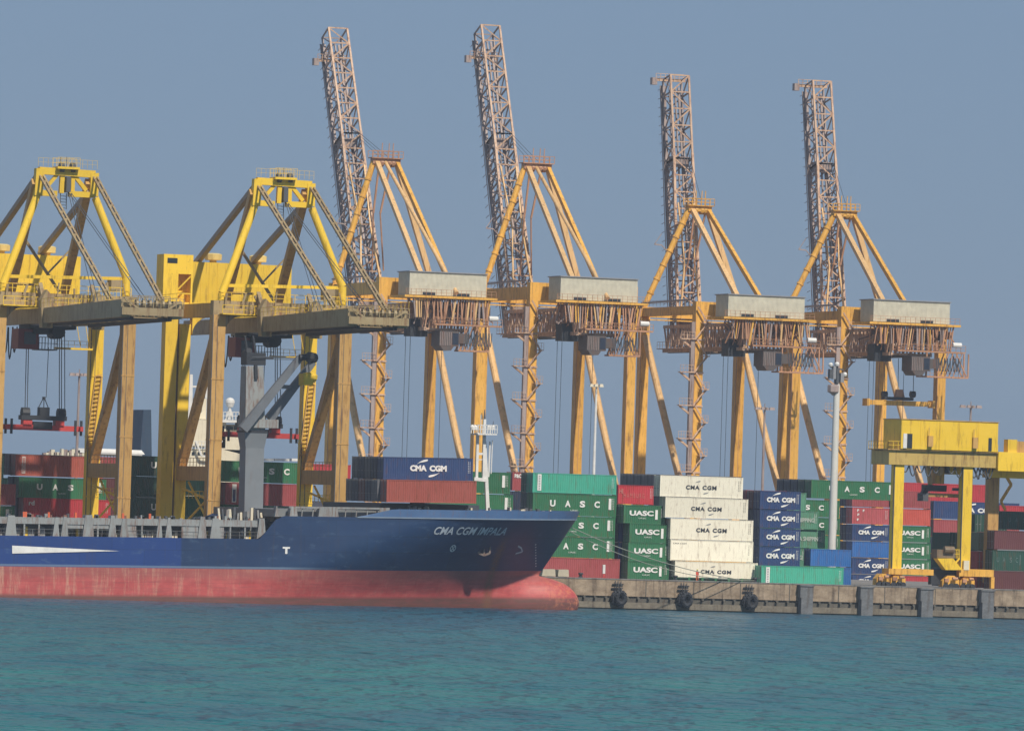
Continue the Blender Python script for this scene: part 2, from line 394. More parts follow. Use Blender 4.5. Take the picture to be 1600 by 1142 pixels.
def motif(kind, L, H, c, root, clip=None):
    y = -1.22-.035; b = MB(); x0 = -L/2
    def P(f): return x0+f*L
    lm = LETW
    if kind == 'wide':            # four spaced letters and a bar
        for ch, f in zip('UASC', (.235, .415, .59, .765)):
            put_text(b, ch, P(f)-.38, P(f)+.42, H*.40, H*.70, y, .045)
        put_text(b, 'UASC', P(.45), P(.54), H*.22, H*.29, y, .0)
        b.build('lettering', lm, root)
        b = MB(); b.box(P(.905), P(.905)+.38, y-.01, y+.015, H*.33, H*.84); b.build('logo_bar', LETW, root)
    elif kind == 'word':
        put_text(b, 'UASC', P(.14), P(.72), H*.42, H*.70, y, .045); put_text(b, 'UASC', P(.36), P(.54), H*.26, H*.33, y, .0)
        b.build('lettering', lm, root)
        b = MB(); b.box(P(.76), P(.76)+.36, y-.01, y+.015, H*.24, H*.76); b.build('logo_bar', LETW, root)
    elif kind in ('cma', 'cmaw'):
        f0, f1 = (.165, .86) if kind == 'cma' else (.295, .705)
        w_ = (f1-f0)*L
        put_text(b, 'CMA', P(f0), P(f0)+w_*.455, H*.39, H*.66, y, .06); put_text(b, 'CGM', P(f0)+w_*.53, P(f1), H*.39, H*.66, y, .06)
        b.build('lettering', lm, root)
        b = MB(); swoosh(b, P(f0)+w_*.33, H*.70, w_*.30, H*.22, y, 1); swoosh(b, P(f0)+w_*.66, H*.35, w_*.30, H*.22, y, -1)
        b.build('emblem', LETW, root)
    elif kind == 'cmadark':
        put_text(b, 'CMA', P(.31), P(.475), H*.37, H*.57, y, .04, 1.15); put_text(b, 'CGM', P(.51), P(.68), H*.37, H*.57, y, .04, 1.15)
        b.build('lettering', LETD, root)
        b = MB(); swoosh(b, P(.45), H*.68, L*.07, H*.11, y, 1); swoosh(b, P(.56), H*.28, L*.07, H*.11, y, -1); b.build('emblem', CORRG, root)
    elif kind == 'blankdark':
        put_text(b, 'CMA CGM', P(.03), P(.19), H*.80, H*.86, y, .0); b.build('lettering', LETD, root)
    elif kind == 'panel':
        b.box(P(.055), P(.055)+.56, y-.01, y+.02, H*.10, H*.93); sp = b.build('sign_panel', LETW, root)
        b = MB()
        for k in range(9): b.box(P(.055)+.16, P(.055)+.40, y-.02, y-.011, H*(.14+.083*k), H*(.185+.083*k))
        b.build('lettering', CORRG, sp)
    elif kind == 'bar':
        b.box(P(.90), P(.90)+.42, y-.01, y+.015, H*.30, H*.86); b.build('logo_bar', LETW, root)
    elif kind == 'shipping':
        put_text(b, 'CHINA SHIPPING', P(.08), P(.90), H*.38, H*.62, y, .03); b.build('lettering', plain('pale grey lettering', (.5, .58, .52)), root)
    elif kind == 'vert':
        b.box(P(.07), P(.07)+.5, y-.005, y+.02, H*.12, H*.92); sp = b.build('sign_panel', plain('pale vertical sign', (.62, .55, .52)), root)
        b = MB(); put_text(b, 'TEXTAINER', P(.07)+.08, P(.07)+.42, H*.16, H*.88, y-.015, .03, vert=True); b.build('lettering', cpaint(c), sp)
    elif kind == 'vertblue':
        b.box(P(.075), P(.075)+.62, y-.005, y+.02, H*.10, H*.92); sp = b.build('sign_panel', LETW, root)
        b = MB(); b.box(P(.075)+.12, P(.075)+.5, y-.02, y-.006, H*.14, H*.68); b.build('lettering', cpaint('navy'), sp)
    elif kind == 'hi':
        put_text(b, 'HI', P(.03), P(.14), H*.55, H*.80, y, .04); put_text(b, 'H A M B U R G', P(.16), P(.74), H*.34, H*.58, y, .0)
        b.build('lettering', plain('faded pink lettering', (.60, .22, .18)), root)
    elif kind == 'dots':
        for (f, g) in ((.13, .8), (.28, .8), (.14, .55), (.13, .25)): put_text(b, 'F', P(f), P(f)+.3, H*g-.15, H*g+.2, y, .04)
        b.build('lettering', LETW, root)
    elif kind == 'short':
        put_text(b, 'rd', P(.06), P(.125), H*.62, H*.86, y, .03); b.build('lettering', LETW, root)
    elif kind == 'oneu':
        put_text(b, 'U', P(.60), P(.60)+.8, H*.40, H*.72, y, .045); b.build('lettering', lm, root)
    elif kind == 'po':
        put_text(b, 'P&O', P(.025), P(.115), H*.68, H*.90, y, .05); b.build('lettering', LETW, root)
    elif kind == 'thin':
        for ch, f in zip('UASC', (.13, .28, .45, .60)): put_text(b, ch, P(f)-.12, P(f)+.22, H*.42, H*.66, y, .0)
        b.box(P(.68), P(.68)+.10, y-.01, y+.01, H*.3, H*.8); b.build('lettering', plain('dim lettering', (.16, .24, .24)), root)
    # number column near the right end, illegible small marks
    b = MB(); x = P(.945) if L > 8 else P(.90)
    for j in range(2 if kind != 'blankdark' else 1):
        for k in range(7):
            b.box(x+j*.22, x+j*.22+.06, y+.012, y+.02, H*(.34+.075*k), H*(.385+.075*k))
    b.build('marking', LETW if c not in ('cream',) else LETD, root)
SHIPROT = -.0145
def container(X0, Y0, Z0, L, H, c, mot, label, group=None, tilt=0, end=False, doors=True):
    """X0 = left end of the long side facing the water, Y0 = its plane, Z0 = underside"""
    root = thing('shipping_container', (0, 0, 0), label, 'shipping container', group)
    mobj('body', cmesh('bodys' if c == 'cream' else 'body', L, H), cpaint(c), root); mobj('frame', cmesh('frame', L, H), cpaint(c), root)
    if doors:
        for k in 'ab':
            d = mobj('door', cmesh('door_'+k, L, H), cpaint(c), root); mobj('lock_rod', cmesh('rod_'+k, L, H), plain('galvanised rod', (.3, .31, .32)), d)
    if mot is not None and not end: motif(mot, L, H, c, root)
    if end:
        root.rotation_euler = (0, 0, R(90)); root.location = (X0+1.22, Y0+L/2, Z0)
    else:
        root.location = (X0+L/2, Y0+1.22, Z0+(tilt*L/2)); root.rotation_euler = (0, -tilt, 0)
    return root
def pxcont(x0, x1, y0, y1, Y, c, mot, label, group=None, Hs=None, **kw):
    a = atY(x0, y0, Y); b = atY(x0, y1, Y); r = atY(x1, y0+(x1-x0)*.033, Y)
    L = r.x-a.x; H = a.z-b.z
    for s in (6.06, 12.19):
        if abs(L-s)/s < .09: L = s
    H = min(3.0, H)
    return container(a.x, Y, a.z-H, L, H, c, mot, label, group, **kw)
GRP = dict(left='containers stacked behind the ship on the left', mid='containers stacked behind the bow', white='white containers in the leaning stack',
           blue='dark blue containers in the single stack', right='containers stacked round the right hand gantry crane', deck='containers loaded on the foredeck')
def hidden_down(x0, Y, topz, L, colours, grp, zb=GZ):
    z = topz; k = 0
    while z-zb > 1.2:
        H = min(2.9, 2.59 if z-zb > 2.8 else z-zb); z -= 2.59; k += 1
        if z < zb-1.2: break
        container(x0, Y, max(z, zb), L, 2.57, colours[k % len(colours)], None, 'container hidden at the foot of a stack behind the ship', grp, doors=False)

# --- left stacks (behind ship)
G1 = GRP['left']
pxcont(25, 159, 710, 743, 26, 'terra', 'vert', 'brick red container with pale upright sign, topmost of the far left stack', G1)
pxcont(30, 164, 745, 777, 26, 'green', 'wide', 'green container with wide white letters above the bright red one', G1)
r_ = pxcont(37, 171, 777, 808, 26, 'red', 'short', 'bright red container under the wide lettered green one on the left', G1)
pxcont(15, 149, 709, 742, 28.6, 'dmaroon', None, 'dark maroon container end just behind the topmost brick red one', G1, doors=True)
pxcont(6, 140, 708, 741, 31.2, 'dgreen', None, 'dark green container end in the third row of the far left stack', G1)
pxcont(20, 154, 744, 776, 28.6, 'dnavy', None, 'blackish blue container end left of the wide lettered green one', G1)
pxcont(26, 160, 776, 808, 28.6, 'dnavy', None, 'blackish blue container end left of the bright red one', G1)
pxcont(-113, 21, 752, 785, 24, 'maroon', None, 'maroon container cut off by the left edge of the photo', G1)
pxcont(-115, 20, 787, 819, 24, 'green', 'bar', 'green container under the maroon one at the left edge', G1)
pxcont(-131, 3, 708, 742, 27, 'lgreen', None, 'pale green container showing a sliver at the left edge, upper one', G1)
pxcont(-125, 10, 742, 774, 27, 'lgreen', None, 'pale green container showing a corner above the maroon one at the left edge', G1)
for (x, y0, y1, c, lab) in ((173, 713, 745, 'maroon', 'maroon container seen between the legs of the left yellow crane'),
        (173, 746, 778, 'dmaroon', 'dark maroon container, middle of the stack between the left yellow crane legs'),
        (173, 778, 810, 'dmaroon', 'dark maroon container low between the left yellow crane legs')):
    pxcont(x-26, x+39, y0, y1, 30, c, None, lab, G1)
for (y0, y1, lab) in ((711, 743, 'dark green container right of the left yellow crane, topmost of three'),
        (743, 776, 'dark green container right of the left yellow crane, middle of three'),
        (776, 809, 'dark green container right of the left yellow crane, lowest of three')):
    pxcont(196, 262, y0, y1, 27, 'dgreen', 'oneu' if y0 != 743 else None, lab, G1)
pxcont(276, 341, 741, 774, 29, 'lgreen', None, 'pale green container behind the stairs of the second yellow crane', G1)
pxcont(276, 341, 774, 807, 29, 'green', None, 'green container under the pale green one by the second yellow crane', G1)
pxcont(346, 480, 719, 752, 26, 'green', 'wide', 'green container with white letters behind the grey ship crane column', G1)
pxcont(353, 487, 753, 788, 26, 'maroon', 'vertblue', 'maroon container with upright white sign behind the grey ship crane column', G1)
pxcont(337, 471, 719, 752, 28.6, 'dgreen', None, 'dark green container end beside the brown crane leg behind the ship crane', G1)
pxcont(343, 477, 753, 788, 28.6, 'dnavy', None, 'blackish blue container end left of the maroon one behind the ship crane', G1)
pxcont(416, 550, 722, 752, 29, 'red', None, 'red container peeping out behind the dark deck containers', G1)
for (px, y, L) in ((30, 808, 12.19), (-115, 819, 12.19), (147, 810, 6.06), (196, 809, 6.06), (276, 807, 6.06), (350, 788, 12.19)):
    a = atY(px, y, 26.5)
    hidden_down(a.x, 26.5, a.z, L, ['maroon', 'green', 'navy'], G1)

# --- stacks behind the bow
G2 = GRP['mid']
pxcont(668, 802, 734, 768, 30, 'green', 'bar', 'green container with a white bar just right of the ship foremast, upper of two', G2)
pxcont(672, 806, 769, 802, 30, 'green', 'bar', 'green container with a white bar just right of the ship foremast, lower of two', G2)
pxcont(801, 935, 737, 766, 37, 'maroon', 'po', 'maroon container with short white letters squeezed beside the turquoise one', G2)
pxcont(797, 931, 767, 800, 37, 'dnavy', None, 'blackish blue container under the maroon one with short letters', G2)
pxcont(833, 967, 738, 769, 15, 'teal', 'panel', 'turquoise container with white panel on top of the wide lettered green ones', G2, Hs=2.62)
pxcont(833, 966, 769.5, 804, 15, 'green', 'wide', 'green container with wide letters directly under the topmost turquoise one', G2)
pxcont(831, 965, 804, 836, 15, 'green', 'wide', 'green container with wide letters beside the bow, middle of three', G2)
pxcont(830, 964, 836.5, 869, 15, 'green', 'wide', 'green container with wide letters beside the bow, lowest of three', G2)
pxcont(838, 972, 869.5, 904, 15, 'maroon', None, 'maroon container on the quay under the wide lettered green ones', G2)
for (y0, y1, c, lab) in ((738, 769, 'dgreen', 'dark green container end behind the left end of the turquoise one'),
        (770, 803, 'dnavy', 'blackish blue container end behind the highest wide lettered green one')):
    pxcont(824, 958, y0, y1, 17.7, c, None, lab, G2)
for i, (y0, y1) in enumerate(((804, 836), (836.5, 869), (869.5, 904))):
    pxcont(822, 956, y0, y1, 17.7, 'dnavy', None, 'dark container in the row hidden behind the wide lettered green ones', G2, doors=False)
us = [(975, 1041, 788, 817, 'topmost of the four small green containers with a white word'), (984, 1049, 817, 847, 'second from top of the four small green containers with a white word'),
      (982, 1047, 847, 876, 'third from top of the four small green containers with a white word'), (981, 1046, 876, 906, 'lowest of the four small green containers with a white word')]
for (x0, x1, y0, y1, lab) in us: pxcont(x0, x1, y0, y1, 13, 'green', 'word', lab, 'small green containers stacked left of the white ones')
for (y0, y1, nm) in ((788, 817, 'highest'), (817, 847, 'second'), (847, 876, 'third'), (876, 906, 'lowest')):
    pxcont(967, 1033, y0, y1, 15.7, 'navy', None, 'dark blue container end in the gap left of the small green ones, '+nm, G2)
pxcont(966, 1022, 757, 787, 30, 'red', 'hi', 'bright red container above and left of the small green ones', G2)
pxcont(966, 1022, 788, 818, 30, 'dnavy', None, 'blackish blue container under the bright red one behind the small green stack', G2)
for k in range(6):
    pxcont(1034-11*k, 1168-11*k, 741-.3*k, 773-.3*k, 32+2.6*k, 'grey', None, 'dark grey container in the row of ends left of the topmost white one', 'dark grey containers in a row left of the white stack')
for k in range(2):
    pxcont(1034-11*k, 1168-11*k, 773, 805, 32+2.6*k, 'grey', None, 'dark grey container in the lower row left of the white stack', 'dark grey containers in a row left of the white stack', doors=True)
# --- white stack
wl = [(1032, 1165, 742, 775, 'cmadark', 'topmost white container, shifted furthest left on its stack'), (1040, 1173, 776, 808, 'cmadark', 'white container second from top of the white stack'),
      (1048, 1180, 809, 842, 'cmadark', 'white container third from top of the white stack'), (1048, 1181, 842.5, 875, 'blankdark', 'white container without large letters, second from bottom of the white stack'),
      (1055, 1188, 876, 905, 'cmadark', 'lowest white container, with a worker standing in front')]
for (x0, x1, y0, y1, mo, lab) in wl: pxcont(x0, x1, y0, y1, 12, 'cream', mo, lab, GRP['white'], Hs=2.86 if y1 < 900 else 2.60)
a = atY(1053, 905, 11.8)
fr = thing('flat_rack', (a.x+6.1, 13.2, GZ), 'low green flat rack under the lowest white container', 'flat rack')
b_ = MB(); b_.box(a.x, a.x+12.4, 12.0, 14.4, GZ+.15, GZ+.60); b_.build('platform', cpaint('dgreen'), fr)
b_ = MB()
for k in range(7): b_.box(a.x+.2+k*1.95, a.x+.5+k*1.95, 11.93, 14.45, GZ, GZ+.62)
b_.build('cross_member', cpaint('green'), fr)
# --- dark blue stack
bl = [(766, 795, 'topmost'), (795.5, 824, 'second from top'), (824.5, 853, 'third from top'), (853.5, 883, 'fourth from top')]
for i, (y0, y1, nm) in enumerate(bl):
    pxcont(1188-i*.4, 1252.5-i*.4, y0, y1, 13, 'navy', 'cma', nm+' of the dark blue containers with a white word and arcs', GRP['blue'])
pxcont(1186, 1251, 883, 912, 13, 'navy', None, 'dark blue container hidden behind the turquoise one on the ground', GRP['blue'])
for i, (y0, y1, nm) in enumerate(bl):
    pxcont(1177, 1242, y0, y1, 15.7, 'dmaroon' if i == 0 else 'dnavy', None, ('dark maroon' if i == 0 else 'blackish blue')+' container end left of the '+nm+' dark blue lettered one', GRP['blue'])
pxcont(1166, 1231, 765, 794, 18.4, 'maroon', None, 'maroon container end between the white stack and the dark blue stack', GRP['blue'])
pxcont(1166, 1231, 794, 823, 18.4, 'dnavy', None, 'blackish blue container end under the maroon one beside the white stack', GRP['blue'])
pxcont(1190, 1325, 883, 915, 9, 'teal', 'panel', 'turquoise container with white panel standing on the ground near the quay edge', G2)
G3 = GRP['right']
pxcont(1197, 1262, 768, 797, 20, 'lgreen', None, 'pale green container right of the topmost dark blue one', G3)
pxcont(1216, 1281, 797, 825, 20, 'lgreen', 'shipping', 'pale green container with faint letters right of the second dark blue one', G3)
pxcont(1227, 1292, 826, 855, 20.3, 'lgreen', 'shipping', 'pale green container with faint letters just above the small bright blue one', G3)
pxcont(1202, 1266, 826, 855, 23, 'lgreen', None, 'pale green container in the gap behind the third dark blue one', G3)
pxcont(1197, 1261, 855, 883, 20, 'lgreen', 'shipping', 'pale green container right of the lowest lettered dark blue one', G3)
pxcont(1268, 1402, 749, 778, 50, 'green', 'wide', 'green container with wide letters behind the top of the red stack', G3, Hs=2.59)
for k in range(1, 5):
    pxcont(1268-11*k, 1402-11*k, 749-.3*k, 778-.3*k, 50+2.6*k, 'dnavy' if k > 1 else 'dgreen', None, 'dark container end in the row behind the highest wide lettered green one', G3)
for i, (y0, y1, nm) in enumerate(((778, 805, 'highest'), (805.5, 832, 'second'), (833, 860, 'third'), (860, 887, 'fourth'), (888, 914, 'lowest'))):
    pxcont(1189+i*.4, 1323+i*.2, y0, y1, 46, 'green', 'wide', nm+' green container behind the tall white lighting pole', G3, Hs=2.42)
pxcont(1267, 1332, 857, 884, 12.2, 'blue', None, 'small bright blue container behind the turquoise one on the ground', G3, Hs=2.5)
pxcont(1267, 1332, 885, 913, 12.2, 'blue', None, 'bright blue container hidden behind the turquoise one on the ground', G3, Hs=2.5)
for (y0, y1, c, mo, lab) in ((765, 791, 'maroon', None, 'maroon container on top of the stack left of the yellow gantry crane leg'),
        (792, 818, 'pink', 'dots', 'pinkish red container with small white letters under the maroon one'),
        (819, 844, 'navy', 'cma', 'dark blue lettered container above the plain bright blue one'),
        (845, 870, 'blue', None, 'plain bright blue container between two dark blue lettered ones'),
        (871, 896, 'navy', 'cma', 'dark blue lettered container under the plain bright blue one'),
        (897, 917, 'navy', 'cma', 'dark blue lettered container on the ground behind the gantry bogies')):
    pxcont(1332, 1394, y0, y1, 95, c, mo, lab, G3, Hs=2.36)
for k, (y0, y1) in enumerate(((765, 791), (792, 818), (819, 844), (845, 870))):
    pxcont(1322, 1384, y0, y1, 97.7, 'dnavy', None, 'blackish blue container end in the gap left of the maroon and pink ones', G3, Hs=2.36)
for (y0, y1, c, mo, lab) in ((766, 793, 'maroon', None, 'maroon container behind the left opening of the yellow gantry crane'),
        (794, 820, 'orange', None, 'orange red container above three green lettered ones in the gantry opening'),
        (820.5, 846, 'green', 'word', 'highest green container with a white word inside the gantry opening'),
        (847, 872, 'green', 'word', 'middle green container with a white word inside the gantry opening'),
        (873, 898, 'green', 'word', 'lowest green container with a white word inside the gantry opening'),
        (899, 917, 'red', None, 'red container at ground level inside the gantry opening')):
    pxcont(1397, 1458, y0, y1, 95, c, mo, lab, G3, Hs=2.36)
pxcont(1404, 1540, 753, 783, 112, 'red', None, 'red container behind the hanging spreader of the yellow gantry crane', G3)
pxcont(1459, 1593, 782, 810, 102, 'navy', 'cmaw', 'long dark blue lettered container behind the right gantry leg', G3)
pxcont(1459, 1593, 811, 837, 102, 'maroon', None, 'maroon container under the long dark blue one behind the gantry', G3)
pxcont(1459, 1520, 838, 864, 100, 'slate', None, 'slate blue container low behind the gantry stairs', G3)
pxcont(1459, 1520, 865, 891, 100, 'navy', None, 'dark blue container at the foot of the stack behind the gantry stairs', G3)
pxcont(1459, 1520, 892, 916, 100, 'dnavy', None, 'blackish blue container on the ground behind the gantry stairs', G3)
for (x, Y, y0, y1, c, lab) in ((1484, 16, 832, 859, 'dgreen', 'dark green container seen end on, left of the right gantry leg'),
        (1484, 16, 860, 887, 'dgreen', 'dark green container seen end on under another left of the right gantry leg'),
        (1484, 16, 888, 914, 'dnavy', 'blackish blue container seen end on at the ground beside the gantry leg'),
        (1512, 17, 832, 859, 'dgreen', 'dark green container seen end on, right of the right gantry leg'),
        (1512, 17, 860, 887, 'dmaroon', 'dark maroon container seen end on, right of the right gantry leg'),
        (1512, 17, 888, 914, 'dmaroon', 'dark maroon container seen end on at the ground right of the gantry leg'),
        (1529, 13, 831, 860, 'greygreen', 'grey green container seen end on above two pinkish ones'),
        (1527, 13, 861, 889, 'pink', 'upper pinkish container seen end on at the right'),
        (1526, 13, 890, 918, 'pink', 'lower pinkish container seen end on at the right')):
    a = atY(x, y0, Y); container(a.x, Y, a.z-2.5, 6.06, 2.5, c, None, lab, G3, end=True)
for (x, Y, y0, c, lab) in ((1524, 19, 803, 'dgreen', 'dark green container end on below the small gantry support'),
                        (1549, 19, 803.5, 'dgreen', 'dark green container end on just left of the brown far gantry leg base')):
    a = atY(x, y0, Y); container(a.x, Y, a.z-2.5, 6.06, 2.5, c, None, lab, G3, end=True)
pxcont(1562, 1700, 789, 818, 34, 'red', None, 'red container peeping over the dark ones at the right edge', G3)
pxcont(1568, 1640, 798, 827, 14, 'dgreen', 'thin', 'dark green container at the right edge, topmost of the near stack', G3)
pxcont(1554, 1620, 828, 858, 7, 'dmaroon', None, 'dark maroon container at the right edge, third from the ground', G3)
pxcont(1551, 1617, 859, 891, 7, 'dgreen', 'thin', 'dark green container with dim letters at the right edge', G3)
pxcont(1549, 1615, 891, 923, 7, 'dmaroon', None, 'dark maroon container standing on the ground at the right edge', G3)

# ================================================================== SHIP
T0 = -81.0; TR = .0145
ship = thing('cargo_ship', (0, 0, 0), 'blue and red container ship with raised bow moored at the quay', 'ship')
SO = V(T0, -16, 0); ship['org'] = (T0, -16, 0)
def sp(p): return V(p.x, p.y, p.z-TR*(p.x-T0))
def sY(px, py, Y): return sp(atY(px, py, Y))
SC, B = -16.0, 15.0
XB = atY(908, 797, -16).x; ZB = 3.85; RAKE = XB-atY(847, 892, -16).x; ZD = 7.7; ZF = 10.65; ZW = 11.75      # boot line, main deck, knuckle, bulwark top (untrimmed)
XBRK0, XBRK1 = sY(412, 840, -31).x, sY(446, 808, -31).x
def stem(z):
    if z >= ZB: 
        t = (z-ZB)/(ZW-ZB); return XB-RAKE*(1-t)**1.1
    return XB-RAKE-(ZB-z)*.6
BULBX = atY(906, 925, -16).x-.1
def half(x, z):
    zz = max(0, min(1, (z-.5)/(ZF-.5)))**1.25
    L = 46*(1-zz)+26*zz; p = 1.10*(1-zz)+.68*zz
    u = (stem(z)-x)/L
    if u >= 1: be = B
    elif u <= 0: be = 0
    else: be = B*math.sin(math.pi/2*u**p)
    if z < ZB-.01 and x > -14:                       # bulb
        zc, rz = -.45, 3.5
        q = 1-((z-zc)/rz)**2
        e = 1 if x < BULBX-6 else max(0, 1-((x-(BULBX-6))/6)**2)
        # the crown of the bulb drops towards its tip
        if q > 0 and e > 0:
            rr = 2.4*math.sqrt(max(0, 1-((z-zc)/(rz*math.sqrt(e)+1e-6))**2))*math.sqrt(e)
            be = (be**3+rr**3)**(1/3)
    if z < -1.5: be *= .97
    return be
def bulb_end(z):
    q = 1-((z+.45)/3.5)**2
    if z >= ZB-.01 or q <= 0: return stem(z)
    return max(stem(z), BULBX-6+6*math.sqrt(min(1, q*1.0)))
def topz(x):
    if x <= XBRK0: return ZD
    if x >= XBRK1: return ZF
    t = (x-XBRK0)/(XBRK1-XBRK0); return ZD+(ZF-ZD)*math.sin(t*math.pi/2)**.8
hullmat, nt, b = newmat('blue and red hull paint')
def hull_material():
    global hullmat
    nt = hullmat.node_tree; b = nt.nodes['Principled BSDF']
    t = nt.nodes.new('ShaderNodeTexCoord'); sep = nt.nodes.new('ShaderNodeSeparateXYZ'); nt.links.new(t.outputs['Object'], sep.inputs[0])
    z = sep.outputs['Z']; x = sep.outputs['X']
    def step(v, lo, hi):
        mr = nt.nodes.new('ShaderNodeMapRange'); nt.links.new(v, mr.inputs[0]); mr.inputs[1].default_value = lo; mr.inputs[2].default_value = hi; return mr.outputs[0]
    # tones in the blue: brighter block at the left, darker forward
    n1 = noise(nt, mapping(nt, (.16, .16, .35)), 1, 5, .6)
    blue = ramp(nt, n1, [(.25, (.007, .030, .095)), (.5, (.010, .037, .11)), (.8, (.020, .058, .14))])
    blue = mixc(nt, step(x, 26.0, 26.25), (.009, .045, .20), blue)
    blue = mixc(nt, step(x, 44.0, 52.0), blue, mixc(nt, .2, blue, (.014, .052, .13)))
    sc1 = ramp(nt, noise(nt, mapping(nt, (.5, .5, 1.2)), 1, 8, .75), [(.56, 0.0), (.68, .4)])
    blue = mixc(nt, sc1, blue, (.10, .17, .26))
    cx_ = nt.nodes.new('ShaderNodeCombineXYZ'); nt.links.new(x, cx_.inputs[0]); nt.links.new(z, cx_.inputs[1])
    bk = nt.nodes.new('ShaderNodeTexBrick'); nt.links.new(cx_.outputs[0], bk.inputs['Vector']); bk.inputs['Scale'].default_value = 1
    bk.inputs['Brick Width'].default_value = 8.5; bk.inputs['Row Height'].default_value = 2.05; bk.inputs['Mortar Size'].default_value = .035
    bk.inputs['Color1'].default_value = (.93, .93, .93, 1); bk.inputs['Color2'].default_value = (1.08, 1.08, 1.08, 1); bk.inputs['Mortar'].default_value = (.72, .72, .72, 1)
    blue = mixc(nt, 1.0, blue, bk.outputs['Color'], 'MULTIPLY')
    st = ramp(nt, noise(nt, mapping(nt, (2.2, 2.2, .10)), 1, 6, .7), [(.54, 0.0), (.72, .5)])
    blue = mixc(nt, st, blue, (.06, .05, .06))
    red = ramp(nt, noise(nt, mapping(nt, (.45, .45, .7)), 1, 7, .65), [(.3, (.42, .055, .055)), (.7, (.60, .125, .115))])
    # paler upper strake and weathered vertical streaks
    red = mixc(nt, step(z, 2.0, 3.0), red, mixc(nt, .5, red, (.28, .12, .10)))
    sk = ramp(nt, noise(nt, mapping(nt, (1.5, 1.5, .16)), 1, 8, .8), [(.50, 0.0), (.66, .7)])
    skm = nt.nodes.new('ShaderNodeMath'); skm.operation = 'MULTIPLY'; nt.links.new(sk, skm.inputs[0]); mq = nt.nodes.new('ShaderNodeMapRange'); nt.links.new(x, mq.inputs[0]); mq.inputs[1].default_value = 24; mq.inputs[2].default_value = 46; mq.inputs[3].default_value = 1; mq.inputs[4].default_value = .22; nt.links.new(mq.outputs[0], skm.inputs[1])
    red = mixc(nt, skm.outputs[0], red, (.62, .40, .28))
    sk3 = ramp(nt, noise(nt, mapping(nt, (3.0, 3.0, .3), (9, 0, 0)), 1, 8, .8), [(.60, 0.0), (.68, .9)])
    red = mixc(nt, sk3, red, (.22, .20, .10))
    red = mixc(nt, .6, red, bk.outputs['Color'], 'MULTIPLY')
    red = mixc(nt, step(z, .55, .15), red, (.16, .07, .055))
    tide = ramp(nt, noise(nt, mapping(nt, (.35, .35, 3.0), (2, 0, 0)), 1, 6, .7), [(.45, 0.0), (.65, .5)])
    red = mixc(nt, tide, red, (.30, .07, .07))
    # bulb: chipped paint, orange and yellowish
    bp = step(x, 78.5, 84.0)
    bn = ramp(nt, noise(nt, mapping(nt, (1.1, 1.1, 1.1), (4, 2, 0)), 1, 8, .75), [(.48, 0.0), (.62, .8)])
    mm = nt.nodes.new('ShaderNodeMath'); mm.operation = 'MULTIPLY'; nt.links.new(bp, mm.inputs[0]); nt.links.new(bn, mm.inputs[1])
    red = mixc(nt, mm.outputs[0], red, (.66, .24, .12))
    zb = nt.nodes.new('ShaderNodeMath'); zb.operation = 'GREATER_THAN'; nt.links.new(z, zb.inputs[0]); zb.inputs[1].default_value = ZB
    base = mixc(nt, zb.outputs[0], red, blue)
    # thin pale line of scuffed paint just above the boot line
    l1 = step(z, ZB+.02, ZB+.06); l2 = step(z, ZB+.34, ZB+.28)
    l3 = nt.nodes.new('ShaderNodeMath'); l3.operation = 'MULTIPLY'; nt.links.new(l1, l3.inputs[0]); nt.links.new(l2, l3.inputs[1])
    l4 = nt.nodes.new('ShaderNodeMath'); l4.operation = 'MULTIPLY'; nt.links.new(l3.outputs[0], l4.inputs[0]); nt.links.new(step(x, 48, 40), l4.inputs[1])
    l5 = nt.nodes.new('ShaderNodeMath'); l5.operation = 'MULTIPLY'; nt.links.new(l4.outputs[0], l5.inputs[0]); l5.inputs[1].default_value = .55
    base = mixc(nt, l5.outputs[0], base, (.20, .28, .38))
    # rust run below the anchor
    rx = nt.nodes.new('ShaderNodeMath'); rx.operation = 'SUBTRACT'; nt.links.new(x, rx.inputs[0]); rx.inputs[1].default_value = 71.6
    ra = nt.nodes.new('ShaderNodeMath'); ra.operation = 'ABSOLUTE'; nt.links.new(rx.outputs[0], ra.inputs[0])
    rs = step(ra.outputs[0], .95, .2)
    rz = step(z, 8.6, 7.0)
    rn = ramp(nt, noise(nt, mapping(nt, (3, 3, .5)), 1, 6, .7), [(.30, 0.0), (.6, .9)])
    r1 = nt.nodes.new('ShaderNodeMath'); r1.operation = 'MULTIPLY'; nt.links.new(rs, r1.inputs[0]); nt.links.new(rz, r1.inputs[1])
    r2 = nt.nodes.new('ShaderNodeMath'); r2.operation = 'MULTIPLY'; nt.links.new(r1.outputs[0], r2.inputs[0]); nt.links.new(rn, r2.inputs[1])
    base = mixc(nt, r2.outputs[0], base, (.20, .10, .05))
    nt.links.new(base, b.inputs['Base Color']); b.inputs['Roughness'].default_value = .48
    bpn = nt.nodes.new('ShaderNodeBump'); bpn.inputs['Strength'].default_value = .25; bpn.inputs['Distance'].default_value = .06
    nt.links.new(noise(nt, mapping(nt, (.5, .5, .9)), 1, 3), bpn.inputs['Height']); nt.links.new(bpn.outputs[0], b.inputs['Normal'])
hull_material()
XS = -150.0
mb = MB()
zl = [-4, -2.5, -1.5, -.5, 0, .6, 1.2, 1.8, 2.3, 2.8, 3.2, 3.55, ZB-.01, ZB, 4.3, 4.9, 5.6, 6.3, 7.0, ZD, 8.1, 8.6, 9.1, 9.6, 10.1, ZF]
NC = 90
grid = {}
